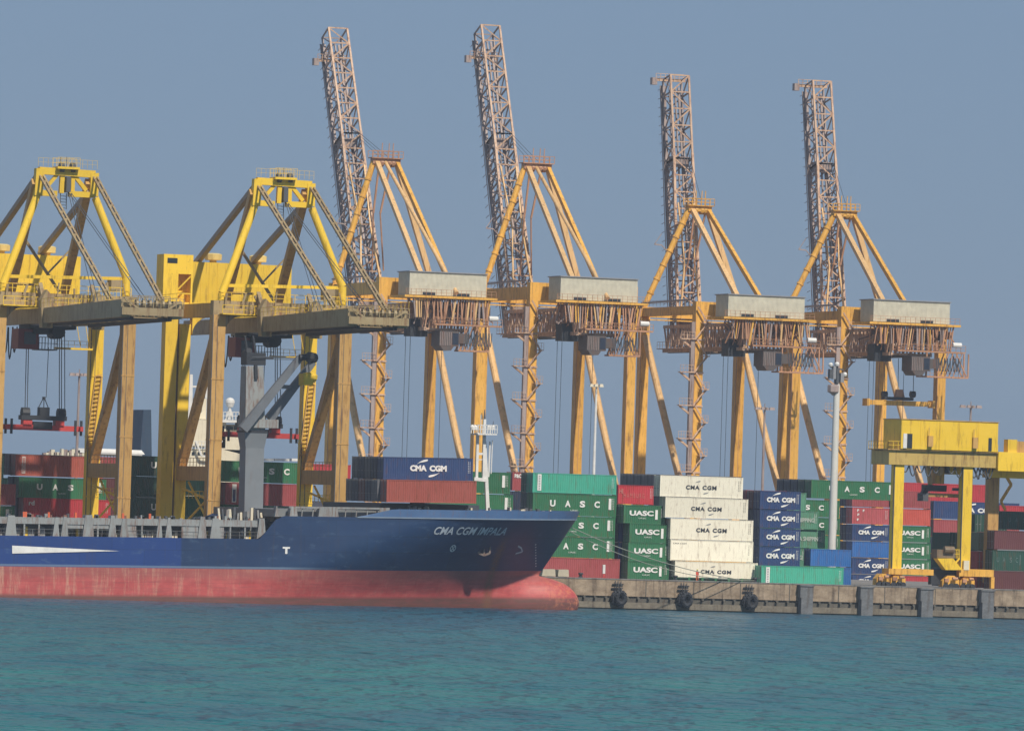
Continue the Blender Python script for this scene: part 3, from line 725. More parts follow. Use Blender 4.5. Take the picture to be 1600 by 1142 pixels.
for side in (-1, 1):
    for i, z in enumerate(zl):
        xe = bulb_end(z)
        for j in range(NC+1):
            t = j/NC
            if t < .2: x = XS+(t/.2)*(XBRK0-14-XS)
            else: x = XBRK0-14+(1-(1-(t-.2)/.8)**1.35)*(xe-(XBRK0-14))
            zz = min(z, topz(x)) if z > ZD else z
            h = half(x, zz) if j < NC else 0
            if x < -120: h *= 1-.25*((-120-x)/30)**2
            grid[side, i, j] = (x, SC+side*h, zz)
for side in (-1, 1):
    for i in range(len(zl)-1):
        for j in range(NC):
            a, b2, c, d = grid[side, i, j], grid[side, i, j+1], grid[side, i+1, j+1], grid[side, i+1, j]
            if abs(a[2]-d[2]) < 1e-4 and abs(b2[2]-c[2]) < 1e-4: continue
            mb.quad(a, b2, c, d)
i = 0
mb.quad((XS, SC-11, -4), (XS, SC+11, -4), (XS, SC+11, ZD), (XS, SC-11, ZD))
hull = mb.build('hull', hullmat, ship)
bm = bmesh.new(); bm.from_mesh(hull.data); bmesh.ops.remove_doubles(bm, verts=bm.verts, dist=.004); bmesh.ops.recalc_face_normals(bm, faces=bm.faces); bm.to_mesh(hull.data); bm.free()
hull.data.polygons.foreach_set('use_smooth', [True]*len(hull.data.polygons))
# bulwark: vertical strip above the knuckle
BULW = paint('lighter blue bulwark paint', (.045, .12, .27), .3, .3, streak=(2.5, 2.5, .4))  # lighter than the hull: sunlight on the upright strip is painted in
mb = MB(); x = sY(560, 806, -31).x; prev = None; xs = []
n = 60
for j in range(n+1):
    t = j/n; xs.append(x+(XB-x)*(1-(1-t)**1.6))
def stemF(z): return stem(z)
for side in (-1, 1):
    prev = None
    for xx in xs:
        rise = min(1, (xx-x)/5)
        hb = half(min(xx, stem(ZF)-.01), ZF) if xx < stem(ZF) else 0
        xl = min(xx, stem(ZF)); ht = hb if xx < stem(ZF) else 0
        # top edge follows the same plan shifted to the rake
        xt = x+(xx-x)*1.0; xtop = min(xt+(stem(ZW)-stem(ZF))*((xx-x)/(XB-x))**6, XB)
        pl = V(xl, SC+side*hb, ZF); pt = V(xtop, SC+side*max(0, ht-.05), ZF+(ZW-ZF)*max(.05, rise))
        if prev: mb.quad(prev[0], pl, pt, prev[1]); 
        prev = (pl, pt)
mb.build('bulwark', BULW, ship)
mb = MB()
for side in (-1,):
    pv = None
    for xx in xs:
        if xx > stem(ZF): break
        p = V(xx, SC+side*(half(xx, ZF)+.05), ZF)
        if pv: mb.beam(pv, p, .12, .16)
        pv = p
mb.build('rubbing_rail', plain('chalky rim paint', (.20, .27, .36)), ship)
# decks
mb = MB(); mb.box(XS, XBRK1, SC-B+.1, SC+B-.1, ZD-.35, ZD-.15); mb.build('main_deck', plain('deck paint', (.15, .10, .09)), ship)
mb = MB(); pv = None; pts = [XBRK1-1]+[XBRK1+(stem(ZF-.3)-XBRK1)*k/14 for k in range(1, 15)]
for a_, b_ in zip(pts, pts[1:]):
    ha, hb = max(.05, half(a_, ZF-.4)-.1), max(.0, half(b_, ZF-.4)-.1) if b_ < stem(ZF-.3)-.01 else 0
    mb.quad((a_, SC-ha, ZF-.3), (b_, SC-hb, ZF-.3), (b_, SC+hb, ZF-.3), (a_, SC+ha, ZF-.3))
mb.build('forecastle_deck', plain('deck paint', (.15, .10, .09)), ship)
# hull lettering and marks, wrapped on the side
def hy(X, Z): return SC-half(X, Z)-.06
def hx(px, py):      # pixel to x,z on the hull side (iterate)
    Y = -30.0
    for _ in range(12):
        p = sY(px, py, Y); Y = .5*Y+.5*hy(p.x, p.z)
    return p.x, p.z
def hullmark(name, mat, fill):
    mb = MB(); fill(mb); return mb.build(name, mat, ship)
xa, za = hx(679, 835); xb_, zb_ = hx(795, 824)
def f1(mb):
    z0 = za; z1 = za+1.02
    put_text(mb, 'CMA CGM IMPALA', xa, xb_, z0, z1, 0, .02, 1.02, .35, fn=hy)
hullmark('lettering', plain('weathered name lettering', (.60, .66, .72)), f1)
x1_, z1_ = hx(443, 854); x2_, z2_ = hx(454, 865)
def f2(mb): put_text(mb, 'T', x1_, x2_, z2_, z1_, 0, .06, fn=hy)
hullmark('tug_mark', LETW, f2)
def f3(mb):
    a0 = hx(20, 852); a1 = hx(20, 864.5); e0 = hx(188, 860.5)
    n = 30
    for k in range(n):
        s0, s1 = k/n, (k+1)/n
        def top(s): return (a0[0]+(e0[0]-a0[0])*s, a0[1]+(e0[1]-a0[1])*s)
        def bot(s): return (a1[0]+(e0[0]-a1[0])*s, a1[1]+(e0[1]-a1[1])*s)
        q = [bot(s0), bot(s1), top(s1), top(s0)]
        mb.quad(*[(x, hy(x, z)-.02, z) for x, z in q])
hullmark('stripe', LETW, f3)
def f4(mb):
    cx, cz = hx(709, 856.5); n = 20; r1, r2 = .46, .34
    for k in range(n):
        t0, t1 = 2*math.pi*k/n, 2*math.pi*(k+1)/n
        P = [(cx+r*math.cos(t), cz+r*math.sin(t)) for r, t in ((r1, t0), (r1, t1), (r2, t1), (r2, t0))]
        mb.quad(*[(x, hy(x, z), z) for x, z in P])
    for s in (1, -1):
        P = [(cx-.3, cz-.3*s), (cx-.2, cz-.36*s), (cx+.3, cz+.3*s), (cx+.2, cz+.36*s)]
        mb.quad(*[(x, hy(x, z), z) for x, z in P])
hullmark('thruster_mark', plain('weathered mark paint', (.75, .78, .78)), f4)
def f5(mb):
    P = [hx(*q) for q in ((806, 866), (817, 863), (815, 857), (810, 854))]
    for a, b_ in zip(P, P[1:]):
        mb.quad(*[(x, hy(x, z), z) for x, z in ((a[0], a[1]), (b_[0], b_[1]), (b_[0]+.05, b_[1]+.2), (a[0]+.05, a[1]+.2))])
hullmark('bulb_mark', plain('weathered mark paint', (.75, .78, .78)), f5)
def f6(mb):
    for k in range(9):
        for (cx0, zz0) in ((838, 885), (757, 872)):
            cx, cz = hx(cx0, zz0-4.2*k if cx0 == 838 else zz0)
            if cx0 == 838: mb.quad(*[(x, hy(x, z), z) for x, z in ((cx-.08, cz), (cx+.12, cz), (cx+.12, cz+.14), (cx-.08, cz+.14))])
hullmark('draft_marks', LETW, f6)
# anchor
ax, az = hx(757, 860)
an = MB(); ay = hy(ax, az)
an.beam((ax, ay-.02, az+1.1), (ax, ay-.1, az-.6), .22)
for s in (-1, 1):
    an.beam((ax, ay-.1, az-.6), (ax+s*.75, ay-.1, az-.35), .25); an.beam((ax+s*.75, ay-.1, az-.35), (ax+s*.85, ay-.02, az+.55), .28, w2=.06)
    an.beam((ax, ay-.2, az+.5), (ax+s*.55, ay-.2, az+1.1), .12)
an.build('anchor', paint('rusty anchor', (.17, .13, .11), .6), ship)
for px, nm in ((790, 0), (812, 0), (855, 0), (880, 0)):
    q = sY(px, 806, -22); 
# deck side structure: coaming, rail beam and stanchions (grey)
YS = -30.6
def gx(px): return sY(px, 830, YS).x
mb = MB(); xe = gx(404)
mb.box(-150, xe, YS+2.6, YS+2.9, ZD-.2, ZD+1.9); mb.build('hatch_coaming', paint('shaded coaming paint', (.20, .22, .23), .4, .3), ship)
mb = MB(); mb.box(-150, xe, YS+.1, YS+.9, ZD+1.5, ZD+2.25)
for p0_, p1_ in ((107, 132), (147, 172), (201, 215), (286, 312), (345, 352)): mb.box(gx(p0_), gx(p1_), YS+.2, YS+.5, ZD-.1 if p0_ not in (107, 147) else ZD+1.0, ZD+1.5)
mb.box(-150, gx(404), YS+.12, YS+2.6, ZD+2.26, ZD+2.34)
mb.build('side_beam', GREY, ship)
wide = [(11, 26), (85, 93), (98, 107), (132, 147), (172, 182), (190, 201), (247, 254), (261, 269), (312, 323), (331, 345), (404, 416)]
wide += [(a-247, b_-247) for a, b_ in wide if b_-247 < 0]+[(a-500, b_-500) for a, b_ in wide if b_-500 < -100]
for (a, b_) in wide:
    s_ = MB(); xa_, xb2 = gx(a), gx(b_)
    hh_ = 2.35+.35*((a*7) % 5)/4; s_.poly([(xa_-.12, ZD-.1), (xb2+.12, ZD-.1), (xb2-.15, ZD+hh_), (xa_+.22, ZD+hh_)], YS-.05, YS+1.2); s_.build('stanchion', GREY, ship)
for px in list(range(40, 404, 23)):
    if any(a-3 < px < b_+3 for a, b_ in wide): continue
    s_ = MB(); s_.box(gx(px)-.1, gx(px)+.1, YS+.15, YS+.5, ZD-.1, ZD+1.74); s_.build('post', GREY, ship)
mb = MB(); random.seed(3)
for k in range(70):                               # lashing gear, vents, lockers along the passage
    px = random.uniform(0, 400); w_ = random.uniform(.15, .8); h_ = random.uniform(.3, 1.3)
    mb.box(gx(px), gx(px)+w_, YS+1.3, YS+1.9, ZD-.1, ZD-.1+h_, m=random.choice((0, 0, 1, 2, 3, 4)))
for k in range(60):
    px = random.uniform(0, 404); h_ = random.uniform(.1, .55)
    mb.box(gx(px), gx(px)+random.uniform(.1, .5), YS+.3, YS+.8, ZD+2.3, ZD+2.3+h_, m=random.choice((0, 1, 1, 4)))
mb.build('deck_gear', [GREY, DGREY, YEL, CREAM, paint('rusty gear', (.22, .09, .06), .6)], ship)
mb = MB()
for px in (186-147, 78, 120, 194, 236, 42):
    c_ = gx(px); mb.box(c_-.12, c_+.15, YS+.2, YS+.5, ZD+2.3, ZD+3.0)
mb.build('reflector_posts', plain('orange safety paint', (.75, .14, .05)), ship)
mb = MB(); mb.rail((-150, YS+.1, ZD-.05), (gx(412), YS+.1, ZD-.05), .9, 70, .03); mb.build('railing', GREY, ship)
# forecastle break structures (between 455 and 615)
mb = MB()
def gz(px, py): return sY(px, py, YS).z
for (a, b_) in ((432, 438), (455, 468), (500, 532), (594, 613)):
    mb = MB(); mb.poly([(gx(a), ZF-.1), (gx(b_), ZF-.1), (gx(b_)-.2, ZF+1.25), (gx(a)+.2, ZF+1.25)], YS+.4, YS+1.4); mb.build('lashing_pedestal', GREY, ship)
mb = MB()
mb.box(gx(455), gx(612), YS+.5, YS+1.0, ZF+1.0, ZF+1.25)
for px in range(458, 612, 17): mb.beam((gx(px), YS+.7, ZF-.1), (gx(px+1), YS+.7, ZF+1.0), .13)
mb.build('passage_rail', GREY, ship)
mb = MB(); mb.box(gx(438), gx(620), YS+1.6, YS+28, ZF-.1, ZF+.85); mb.build('hatch_cover', paint('shaded coaming paint', (.20, .22, .23), .4, .3), ship)
mb = MB()
mb.poly([(gx(656), ZF), (gx(684), ZF), (gx(680), ZF+2.2), (gx(662), ZF+2.2)], YS+4, YS+5)
mb.build('lashing_pedestal', GREY, ship)
mb = MB(); mb.box(gx(606), gx(762), YS+3, YS+26, ZF-.1, ZF+1.75); mb.build('hatch_coaming', plain('dark coaming', (.06, .075, .10)), ship)
random.seed(12); mb = MB()
for k in range(34):
    px = random.choice((random.uniform(612, 690), random.uniform(735, 900))); w_ = random.uniform(.1, .5)
    q = gx(px); hb = max(1.0, half(q, ZF)-2.2)
    mb = MB(); mb.box(q, q+w_, SC-hb, SC-hb+.6, ZF-.3, ZW+random.uniform(-.1, .45)); mb.build('mooring_gear', random.choice([CREAM, CREAM, DGREY, DGREY, GREY]), ship)

# foremast (white), at the forecastle
YM = -17.0
fm = MB()
def mp(px, py, dy=0): return sY(px, py, YM+dy)
fm.beam(mp(747, 750), mp(750, 676), .34); fm.beam(mp(758, 752), mp(761, 655), .36)
fm.beam(mp(763, 800), mp(762, 690, 2), .2); fm.tube(mp(766, 745), mp(769, 690), .12); fm.tube(mp(770, 740), mp(773, 688), .08)
fm.beam(mp(748, 709), mp(759, 709), .28); fm.beam(mp(743, 748), mp(762, 750), .45); fm.beam(mp(747, 718), mp(758, 718), .1)
fm.beam(mp(761, 700), mp(764, 800), .35, w2=.5)
p = mp(745, 677); q = mp(775, 678); fm.box(p.x, q.x, YM-1.3, YM+1.3, p.z-.2, p.z+.0)
fm.rail((p.x, YM-1.3, p.z), (q.x, YM-1.3, p.z), 1.1, 8, .09); fm.rail((p.x, YM+1.3, p.z), (q.x, YM+1.3, p.z), 1.1, 8, .09)
for px in (742, 747, 768, 774): r1 = mp(px, 668); fm.lathe(r1, [(0, -.35), (.3, -.3), (.34, .1), (0, .35)], 8)
fm.beam(mp(765, 672), mp(777, 668), .14); fm.tube(mp(755, 665), mp(755.5, 648), .06)
fm.build('foremast', WHITE, ship)
fm = MB(); fm.tube(mp(761, 656), mp(761.5, 640), .16, .05); fm.tube(mp(773, 672), mp(775, 658), .09, .03); fm.tube(mp(757, 655), mp(757, 645), .12, .04)
fm.build('mast_light', DGREY, ship)

# grey deck crane with twin jib
YC = -18.0
cr = MB()
def cp(px, py, dy=0): return sY(px, py, YC+dy)
a = cp(393, 812); b_ = cp(397, 700); 
cr.beam(V(a.x, YC, ZD), b_, 2.5, 2.5); cr.beam(b_, cp(398, 676), 2.5, 2.5, w2=3.1, h2=3.1)
colm = cr.build('crane_column', paint('slate grey crane paint', (.19, .215, .24), .15, .3), ship)
cr = MB(); cr.beam(cp(397.5, 676), cp(397.6, 673), 3.2, 3.2); cr.build('slew_ring', BLACK, colm)
cr = MB(); cr.beam(cp(397.5, 673), cp(399, 572), 2.7, 2.7, w2=2.3, h2=2.3)
c0 = cp(382, 668); c1 = cp(432, 658); cr.box(c0.x, c1.x, YC-1.9, YC+1.9, c0.z, c0.z+1.1); cr.build('crane_house', GREY, ship)
cr = MB(); h0 = cp(386, 563); cr.box(h0.x, h0.x+2.6, YC-1.2, YC+1.2, h0.z-.6, h0.z+1.0); cr.tube((h0.x+.4, YC-1, h0.z+1.2), (h0.x+.4, YC+1, h0.z+.9), .4)
for dx in (.5, 1.6): cr.beam((h0.x+dx, YC, h0.z+1), (h0.x+dx-.4, YC, h0.z+3.2), .22)
cr.beam((h0.x+1.2, YC-1.3, h0.z-.6), (h0.x+1.3, YC-1.3, h0.z-2.4), .4)
cr.build('sheave_head', BLACK, ship)
cr = MB()
for (p0, p1, dy) in (((383, 671), (474, 559), -2.4), ((424, 655), (494, 566), 2.4)):
    cr.beam(cp(*p0, dy), cp(*p1, dy), .9, 1.2, w2=.7, h2=.85)
cr.beam(cp(440, 604, -2.4), cp(459, 605, 2.4), .5, .5); 
cr.build('jib', paint('dark grey jib paint', (.13, .145, .165), .2, .3), ship)
cr = MB(); cr.tube(cp(473, 559, -2.9), cp(484, 558, -2.9), .45); cr.tube(cp(488, 558, 2.0), cp(496, 560, 2.6), .7); cr.beam(cp(474, 558), cp(495, 556), .7)
cr.build('jib_head', BLACK, ship)
cr = MB()
for dy, y1 in ((-1.5, 556), (-.9, 559), (1.0, 562)): cr.tube(cp(399, 560+dy, dy), cp(484, y1, dy), .05, n=5)
cr.build('luffing_rope', ROPE, ship)
cr = MB(); g = cp(488, 590, -1)
cr.lathe(g, [(0, -.7), (.7, -.65), (1.05, -.25), (1.1, .25), (.8, .6), (0, .7)], 12); cr.box(g.x-1.1, g.x+.2, g.y-1, g.y+1, g.z-1, g.z+.5)
cr.build('hook_block', paint('bright yellow hook paint', (.80, .52, .01), .1), ship)
cr = MB(); cr.tube(cp(487, 563, -1), cp(488, 584, -1), .07, n=5); cr.build('hoist_rope', ROPE, ship)
cr = MB()                                         # pedestal base fittings
for k in range(16):
    px = 345+k*5.5; cr.beam(cp(px, 814, -6), cp(px+random.uniform(-2, 2), 796+random.uniform(-8, 8), -6), random.uniform(.15, .5), m=k % 3)
cr.build('ventilators', [CREAM, DGREY, GREY], ship)

ship.location = SO; ship.rotation_euler = (0, -TR, 0)
del ship['org']
# deck containers
rowsL = [('maroon', 'red brown long container on the foredeck with its side to the water')]
endc = ['dnavy', 'grey', 'dnavy', 'dmaroon', 'dnavy', 'grey']
ordn = ['second', 'third', 'fourth', 'fifth', 'sixth', 'seventh']
a = atY(605, 749, -30.4); zb_low = a.z-2.9
container(a.x, -30.4, zb_low, 12.19, 2.9, 'terra', None, 'brick red long container on the foredeck nearest the water', GRP['deck'], tilt=TR)
aa = atY(600, 713.5, -27.9)
container(aa.x, -27.9, aa.z-2.9, 12.19, 2.9, 'navy', 'cmaw', 'dark blue long container with white letters on top of the foredeck load', GRP['deck'], tilt=TR)
for k in range(1, 6):
    container(a.x+(-.4), -30.4+2.55*k, zb_low+.02, 12.19, 2.9, endc[k], None, 'container end, %s from the water in the lower foredeck row' % ordn[k-1], GRP['deck'], tilt=TR)
    if k > 1: container(aa.x, -30.4+2.55*k, zb_low+2.93, 12.19, 2.9, endc[(k+2) % 6], None, 'container end, %s from the water in the upper foredeck row' % ordn[k-1], GRP['deck'], tilt=TR)

# ================================================================== YELLOW SHIP-TO-SHORE CRANES
YSE, YLA = 3.0, 17.6
def yc(px, py, Y): return atY(px, py, Y)
base = atY(435, 905, YSE)
ycr = thing('ship_to_shore_crane', (base.x, 10.3, GZ), 'yellow quay crane with lowered boom, in the middle left behind the ship crane', 'quay crane', 'yellow quay cranes with lowered booms')
XL = atY(337, 600, YSE).x; XR = atY(535, 600, YSE).x
ztop = atY(337, 492, YSE).z
XLl = atY(273, 600, YLA).x; XRl = atY(481, 600, YLA).x; XLl = (XL-(XRl-XR)); XLl = XL; XRl = XR
# (landside legs stand in line with the seaside ones)
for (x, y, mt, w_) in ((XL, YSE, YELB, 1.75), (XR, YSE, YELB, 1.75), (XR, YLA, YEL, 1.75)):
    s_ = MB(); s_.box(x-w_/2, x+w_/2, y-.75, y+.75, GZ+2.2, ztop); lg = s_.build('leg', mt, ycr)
    s_ = MB()
    for zz_ in (GZ+9, GZ+17, GZ+25): s_.box(x-w_/2-.04, x+w_/2+.04, y-.80, y+.80, zz_, zz_+.14)
    s_.build('splice_flange', mt, lg)
    s_ = MB(); s_.box(x-w_/2-.03, x-w_/2+.07, y-.78, y-.7, GZ+2.2, ztop); s_.box(x-.25, x-.18, y-.775, y-.74, GZ+2.2, ztop); s_.build('edge_trim', DGREY, lg)
s_ = MB(); xa_ = atY(253, 600, YLA).x; xb2 = atY(272, 600, YLA).x; xc_ = atY(276, 600, YLA).x; xd_ = atY(293, 600, YLA).x
s_.box(xa_, xb2, YLA-.9, YLA+.9, GZ, ztop); s_.build('leg', YEL, ycr)
s_ = MB(); s_.box(xc_, xd_, YLA-.7, YLA+.9, GZ, ztop-1); s_.build('lift_shaft', YEL, ycr)
s_ = MB(); s_.box(xb2, xc_, YLA-.3, YLA+.6, GZ, ztop)
s_.build('leg_slot', plain('dark slot', (.12, .07, .04)), ycr)  # dark strip added to stand for the slot between leg and shaft
# lift tower head above landside left leg
a0 = atY(253, 397, YLA); a1 = atY(299, 397, YLA)
s_ = MB(); zt_ = a0.z; zb2 = ztop-.2
s_.box(a0.x, a0.x+2.1, YLA-1, YLA+2.2, zb2, zt_-2.6); s_.box(a0.x, a1.x, YLA-1, YLA+2.2, zt_-2.6, zt_); s_.box(a1.x-.25, a1.x, YLA-1, YLA+2.2, zb2, zt_-2.6)
s_.box(a0.x+2.1, a1.x-.25, YLA+1.0, YLA+2.2, zb2, zt_-2.6)
s_.build('lift_tower', YEL, ycr)
s_ = MB(); s_.beam((a0.x+2.1, YLA-.8, zt_-4.7), (a1.x-.1, YLA-.8, zt_-2.7), .18); s_.beam((a0.x+2.1, YLA-.8, zt_-5.2), (a1.x-.1, YLA-.8, zt_-5.2), .18)
s_.box(a0.x+.5, a0.x+1.9, YLA-1.03, YLA-.98, zt_-1.2, zt_-.5, m=1)
s_.build('tower_brace', [YEL, GLASS], ycr)
# portal beams (sea and land) with curved gussets
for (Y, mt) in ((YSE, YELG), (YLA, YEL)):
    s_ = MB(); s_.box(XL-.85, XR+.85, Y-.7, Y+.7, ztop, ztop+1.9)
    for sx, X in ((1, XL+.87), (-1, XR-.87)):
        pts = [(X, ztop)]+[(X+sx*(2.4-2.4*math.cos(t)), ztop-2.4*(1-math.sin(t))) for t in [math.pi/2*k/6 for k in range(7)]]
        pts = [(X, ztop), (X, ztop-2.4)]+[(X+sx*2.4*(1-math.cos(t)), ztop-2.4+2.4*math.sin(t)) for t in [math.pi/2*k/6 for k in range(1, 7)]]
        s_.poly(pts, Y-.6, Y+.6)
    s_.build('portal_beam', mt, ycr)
# side frames: top tie, mid tie, diagonal, sill
zmid = atY(345, 740, YSE).z
for X in (XL, XR):
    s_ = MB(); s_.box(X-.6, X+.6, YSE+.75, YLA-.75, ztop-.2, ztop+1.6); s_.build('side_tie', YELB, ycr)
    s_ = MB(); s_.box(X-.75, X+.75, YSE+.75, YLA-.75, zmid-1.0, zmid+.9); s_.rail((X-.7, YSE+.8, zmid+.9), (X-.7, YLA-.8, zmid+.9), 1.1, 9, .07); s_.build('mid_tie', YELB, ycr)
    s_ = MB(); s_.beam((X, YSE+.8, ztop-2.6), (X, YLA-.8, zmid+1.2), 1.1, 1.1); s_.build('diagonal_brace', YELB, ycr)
    s_ = MB(); s_.beam((X-.3, YSE+.8, zmid-6.2), (X-.3, YLA-5, zmid-1.2), .22); s_.beam((X-.3, YLA-2, zmid-2), (X-.3, YSE+1.5, zmid-3.4), .22); s_.beam((X-.3, YSE+1, zmid-3.4), (X-.3, YLA-3, zmid-7), .22)
    s_.rail((X-.6, YLA-3, zmid-3.4), (X-.6, YSE+2, zmid-3.4), 1, 6, .07)
    s_.build('stair_brace', YEL, ycr)
for Y in (YSE, YLA):
    s_ = MB(); s_.box(XL-3, XR+3, Y-.8, Y+.8, GZ+1.4, GZ+3.0)
    for X in (XL, XR):
        for dx in (-2.4, -1.2, 1.2, 2.4): s_.tube((X+dx, Y-.35, GZ+.45), (X+dx, Y+.35, GZ+.45), .45, n=12)
        s_.box(X-3, X+3, Y-.5, Y+.5, GZ+.6, GZ+1.4)
    s_.build('sill_beam', YEL, ycr)
# ladder down the landside right leg
s_ = MB(); p0 = yc(487, 600, YLA-1.0); p1 = yc(472, 718, YLA-1.0)
nn = 18
for dx in (-.4, .45): s_.beam(p0+V(dx, 0, 0), p1+V(dx, 0, 0), .12)
for k in range(nn): c_ = p0.lerp(p1, k/nn); s_.beam(c_+V(-.4, 0, 0), c_+V(.45, 0, .15), .12)
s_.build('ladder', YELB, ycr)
# main girders and boom: twin boxes along Y
XG = atY(393, 505, YSE).x; GW = 8.0
tip = atX(544, 482, XG); tipb = atX(544, 509, XG); YT = tip.y
rear = atX(300, 515, XG).y
zgt, zgb = ztop-.15, ztop-2.1
tz, tb = tip.z, tipb.z
YH = atX(408, 500, XG).y
for X in (XG, XG+GW-1.2):
    s_ = MB()
    s_.box(X, X+1.2, YH+.2, rear+4, zgb, zgt)
    s_.build('girder', YELG, ycr)
    s_ = MB(); s_.hexa([(X, YH, zgb), (X+1.2, YH, zgb), (X+1.2, YH, zgt), (X, YH, zgt)], [(X, YT, tb), (X+1.2, YT, tb), (X+1.2, YT, tz), (X, YT, tz)])
    s_.build('boom', YELG, ycr)
for k in range(9):
    s_ = MB()
    Y = YH-3-(YH-YT-5)*k/8; t = (YH-Y)/(YH-YT); z = zgb+(tb-zgb)*t
    s_.box(XG+1.2, XG+GW-1.2, Y-.4, Y+.4, z+.1, z+.9); s_.build('boom_cross_tie', YELG, ycr)
s_ = MB()
s_.box(XG-.05, XG+GW, YT-.6, YT+.0, tb+.25, tb+1.2)
s_.build('boom_cross_tie', YELG, ycr)
s_ = MB()
for X in (XG+1.25, XG+GW-1.75): s_.hexa([(X, YH, zgb-.35), (X+.5, YH, zgb-.35), (X+.5, YH, zgb+.1), (X, YH, zgb+.1)], [(X, YT+.3, tb-.35), (X+.5, YT+.3, tb-.35), (X+.5, YT+.3, tb+.1), (X, YT+.3, tb+.1)])
s_.box(XG+1.3, XG+GW-1.3, YT+.8, YT+9, tb-.25, tb-.1)
s_.build('trolley_rail', BLACK, ycr)
# boom end platform, sheaves and handrails
s_ = MB(); z = tz+.05
s_.rail((XG, YT-.6, tb+1.2), (XG+GW, YT-.6, tb+1.2), 1.25, 8, .09); s_.rail((XG+1.5, YT+.4, tb+1.2), (XG+GW-1.5, YT+.4, tb+1.2), 1.5, 6, .09)
s_.beam((XG+.4, YT-.5, tb+2.2), (XG+2.2, YT-.5, tb+1.0), .25); s_.beam((XG+GW-.4, YT-.5, tb+2.2), (XG+GW-2.2, YT-.5, tb+1.0), .25)
for k in range(6): s_.tube((XG+1.8+k*.85, YT-.2, tb+1.75), (XG+2.1+k*.85, YT-.2, tb+1.75), .5, n=10)
s_.build('boom_end_platform', YELG, ycr)
s_ = MB()
for X in (XG-.5, XG+GW+.3):
    s_.rail((X, YH-1, zgt+.05), (X, YT+.5, tz+.05), 1.1, 22, .045)
    s_.rail((X, YH+1, zgt+.05), (X, rear+3, zgt+.05), 1.1, 14, .045)
s_.rail((XL, YSE-1, ztop+1.9), (XR, YSE-1, ztop+1.9), 1.1, 12, .08); s_.rail((XL, YSE-2, ztop+.2), (XR, YSE-2, ztop+.2), 1.1, 12, .08)
s_.box(XL, XR, YSE-2.2, YSE-.75, ztop+.05, ztop+.2)
s_.build('walkway', YEL, ycr)
# hinge area gear
random.seed(5)
for X in (XG+.2, XG+GW-.8):
    s_ = MB()
    s_.poly([(X-.3, zgb-.6), (X+1.1, zgb-.6), (X+1.3, zgt+1.2), (X+.2, zgt+2.4), (X-.6, zgt+1.0)], YH-.7, YH+.7)
    s_.beam((X, YH, zgt+1), (X+.4, YH+3.4, zgt+3.2), .5)
    s_.build('boom_hinge', YELG, ycr)
# A-frame: apex frame, front struts (bright), rear struts (brown), stays
YA = YSE+1.0
def ya(px, py, dy=0): return atY(px, py, YA+dy)
s_ = MB()
s_.beam(ya(401, 283), ya(486, 289), .95, .95); s_.beam(ya(398, 317), ya(428, 319), .8, .75); s_.beam(ya(446, 319), ya(486, 321), .8, .75)
s_.beam(ya(402, 280), ya(399, 322), 1.1, 1.1); s_.beam(ya(485, 287), ya(484, 323), 1.1, 1.1)
s_.beam(ya(437, 283), ya(435, 318), .6, .6); s_.beam(ya(453, 284), ya(452, 318), .5, .5)
s_.beam(ya(430, 288), ya(415, 306), .45, .45); s_.beam(ya(453, 288), ya(473, 314), .5, .5)
p = ya(426, 277); q = ya(460, 279); s_.box(p.x, q.x, YA-1.2, YA+1.2, p.z-.3, p.z); s_.rail((p.x, YA-1.2, p.z), (q.x, YA-1.2, p.z), 1.2, 6, .04); s_.rail((p.x, YA+1.2, p.z), (q.x, YA+1.2, p.z), 1.2, 6, .04)
p2 = ya(398, 281); q2 = ya(488, 286); s_.rail(p2+V(0, -.6, .4), q2+V(0, -.6, .4), 1.1, 12, .03)
s_.build('apex_frame', YEL, ycr)
s_ = MB()
for px in (435, 452): c_ = ya(px, 279); s_.tube((c_.x-.3, YA-.2, c_.z), (c_.x+.3, YA-.2, c_.z), .65, n=12)
c_ = ya(443, 300); s_.box(c_.x-.25, c_.x+.35, YA-1, YA+1, c_.z-1.4, c_.z+.6)
s_.build('apex_sheaves', DGREY, ycr)
s_ = MB(); c_ = ya(438, 318)
s_.beam(ya(434, 318), ya(434, 341), .09); s_.beam(ya(443, 318), ya(443, 343), .09)
for k in range(5): s_.beam(ya(434, 322+k*4.6), ya(443, 323+k*4.6), .08)
for px in (434, 443): s_.beam(ya(px, 279), ya(px+.5, 262), .07)
s_.build('maintenance_cage', DGREY, ycr)
for (p0, p1) in (((398, 322), (347, 458)), ((487, 325), (535, 448))):
    s_ = MB(); s_.tube(ya(*p0), yc(p1[0], p1[1], YSE), .50, .53, 14); c_ = yc(p1[0], p1[1], YSE); s_.tube(c_, V(c_.x, YSE, ztop+1.9), .53, .58, 14); s_.build('front_strut', YEL, ycr)
s_ = MB(); s_.beam(yc(347, 446, YSE+.2), yc(536, 450, YSE+.2), .42, .42); s_.build('strut_tie', YEL, ycr)
for (X, p0) in ((XL+.2, (396, 300)), (XR-.2, (478, 300))):
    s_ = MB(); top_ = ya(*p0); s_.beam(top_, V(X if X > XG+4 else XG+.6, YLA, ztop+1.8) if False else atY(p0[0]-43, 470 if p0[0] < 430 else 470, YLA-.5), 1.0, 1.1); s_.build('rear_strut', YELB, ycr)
for (p0, p1, Y1) in (((402, 288), (306, 412), rear+3), ((476, 318), (392, 412), rear+3)):
    s_ = MB()
    e_ = atY(p1[0], p1[1], Y1); s_.beam(ya(*p0), e_, .7, .7); s_.build('backstay', paint('brown stay paint', (.32, .24, .17), .4), ycr)
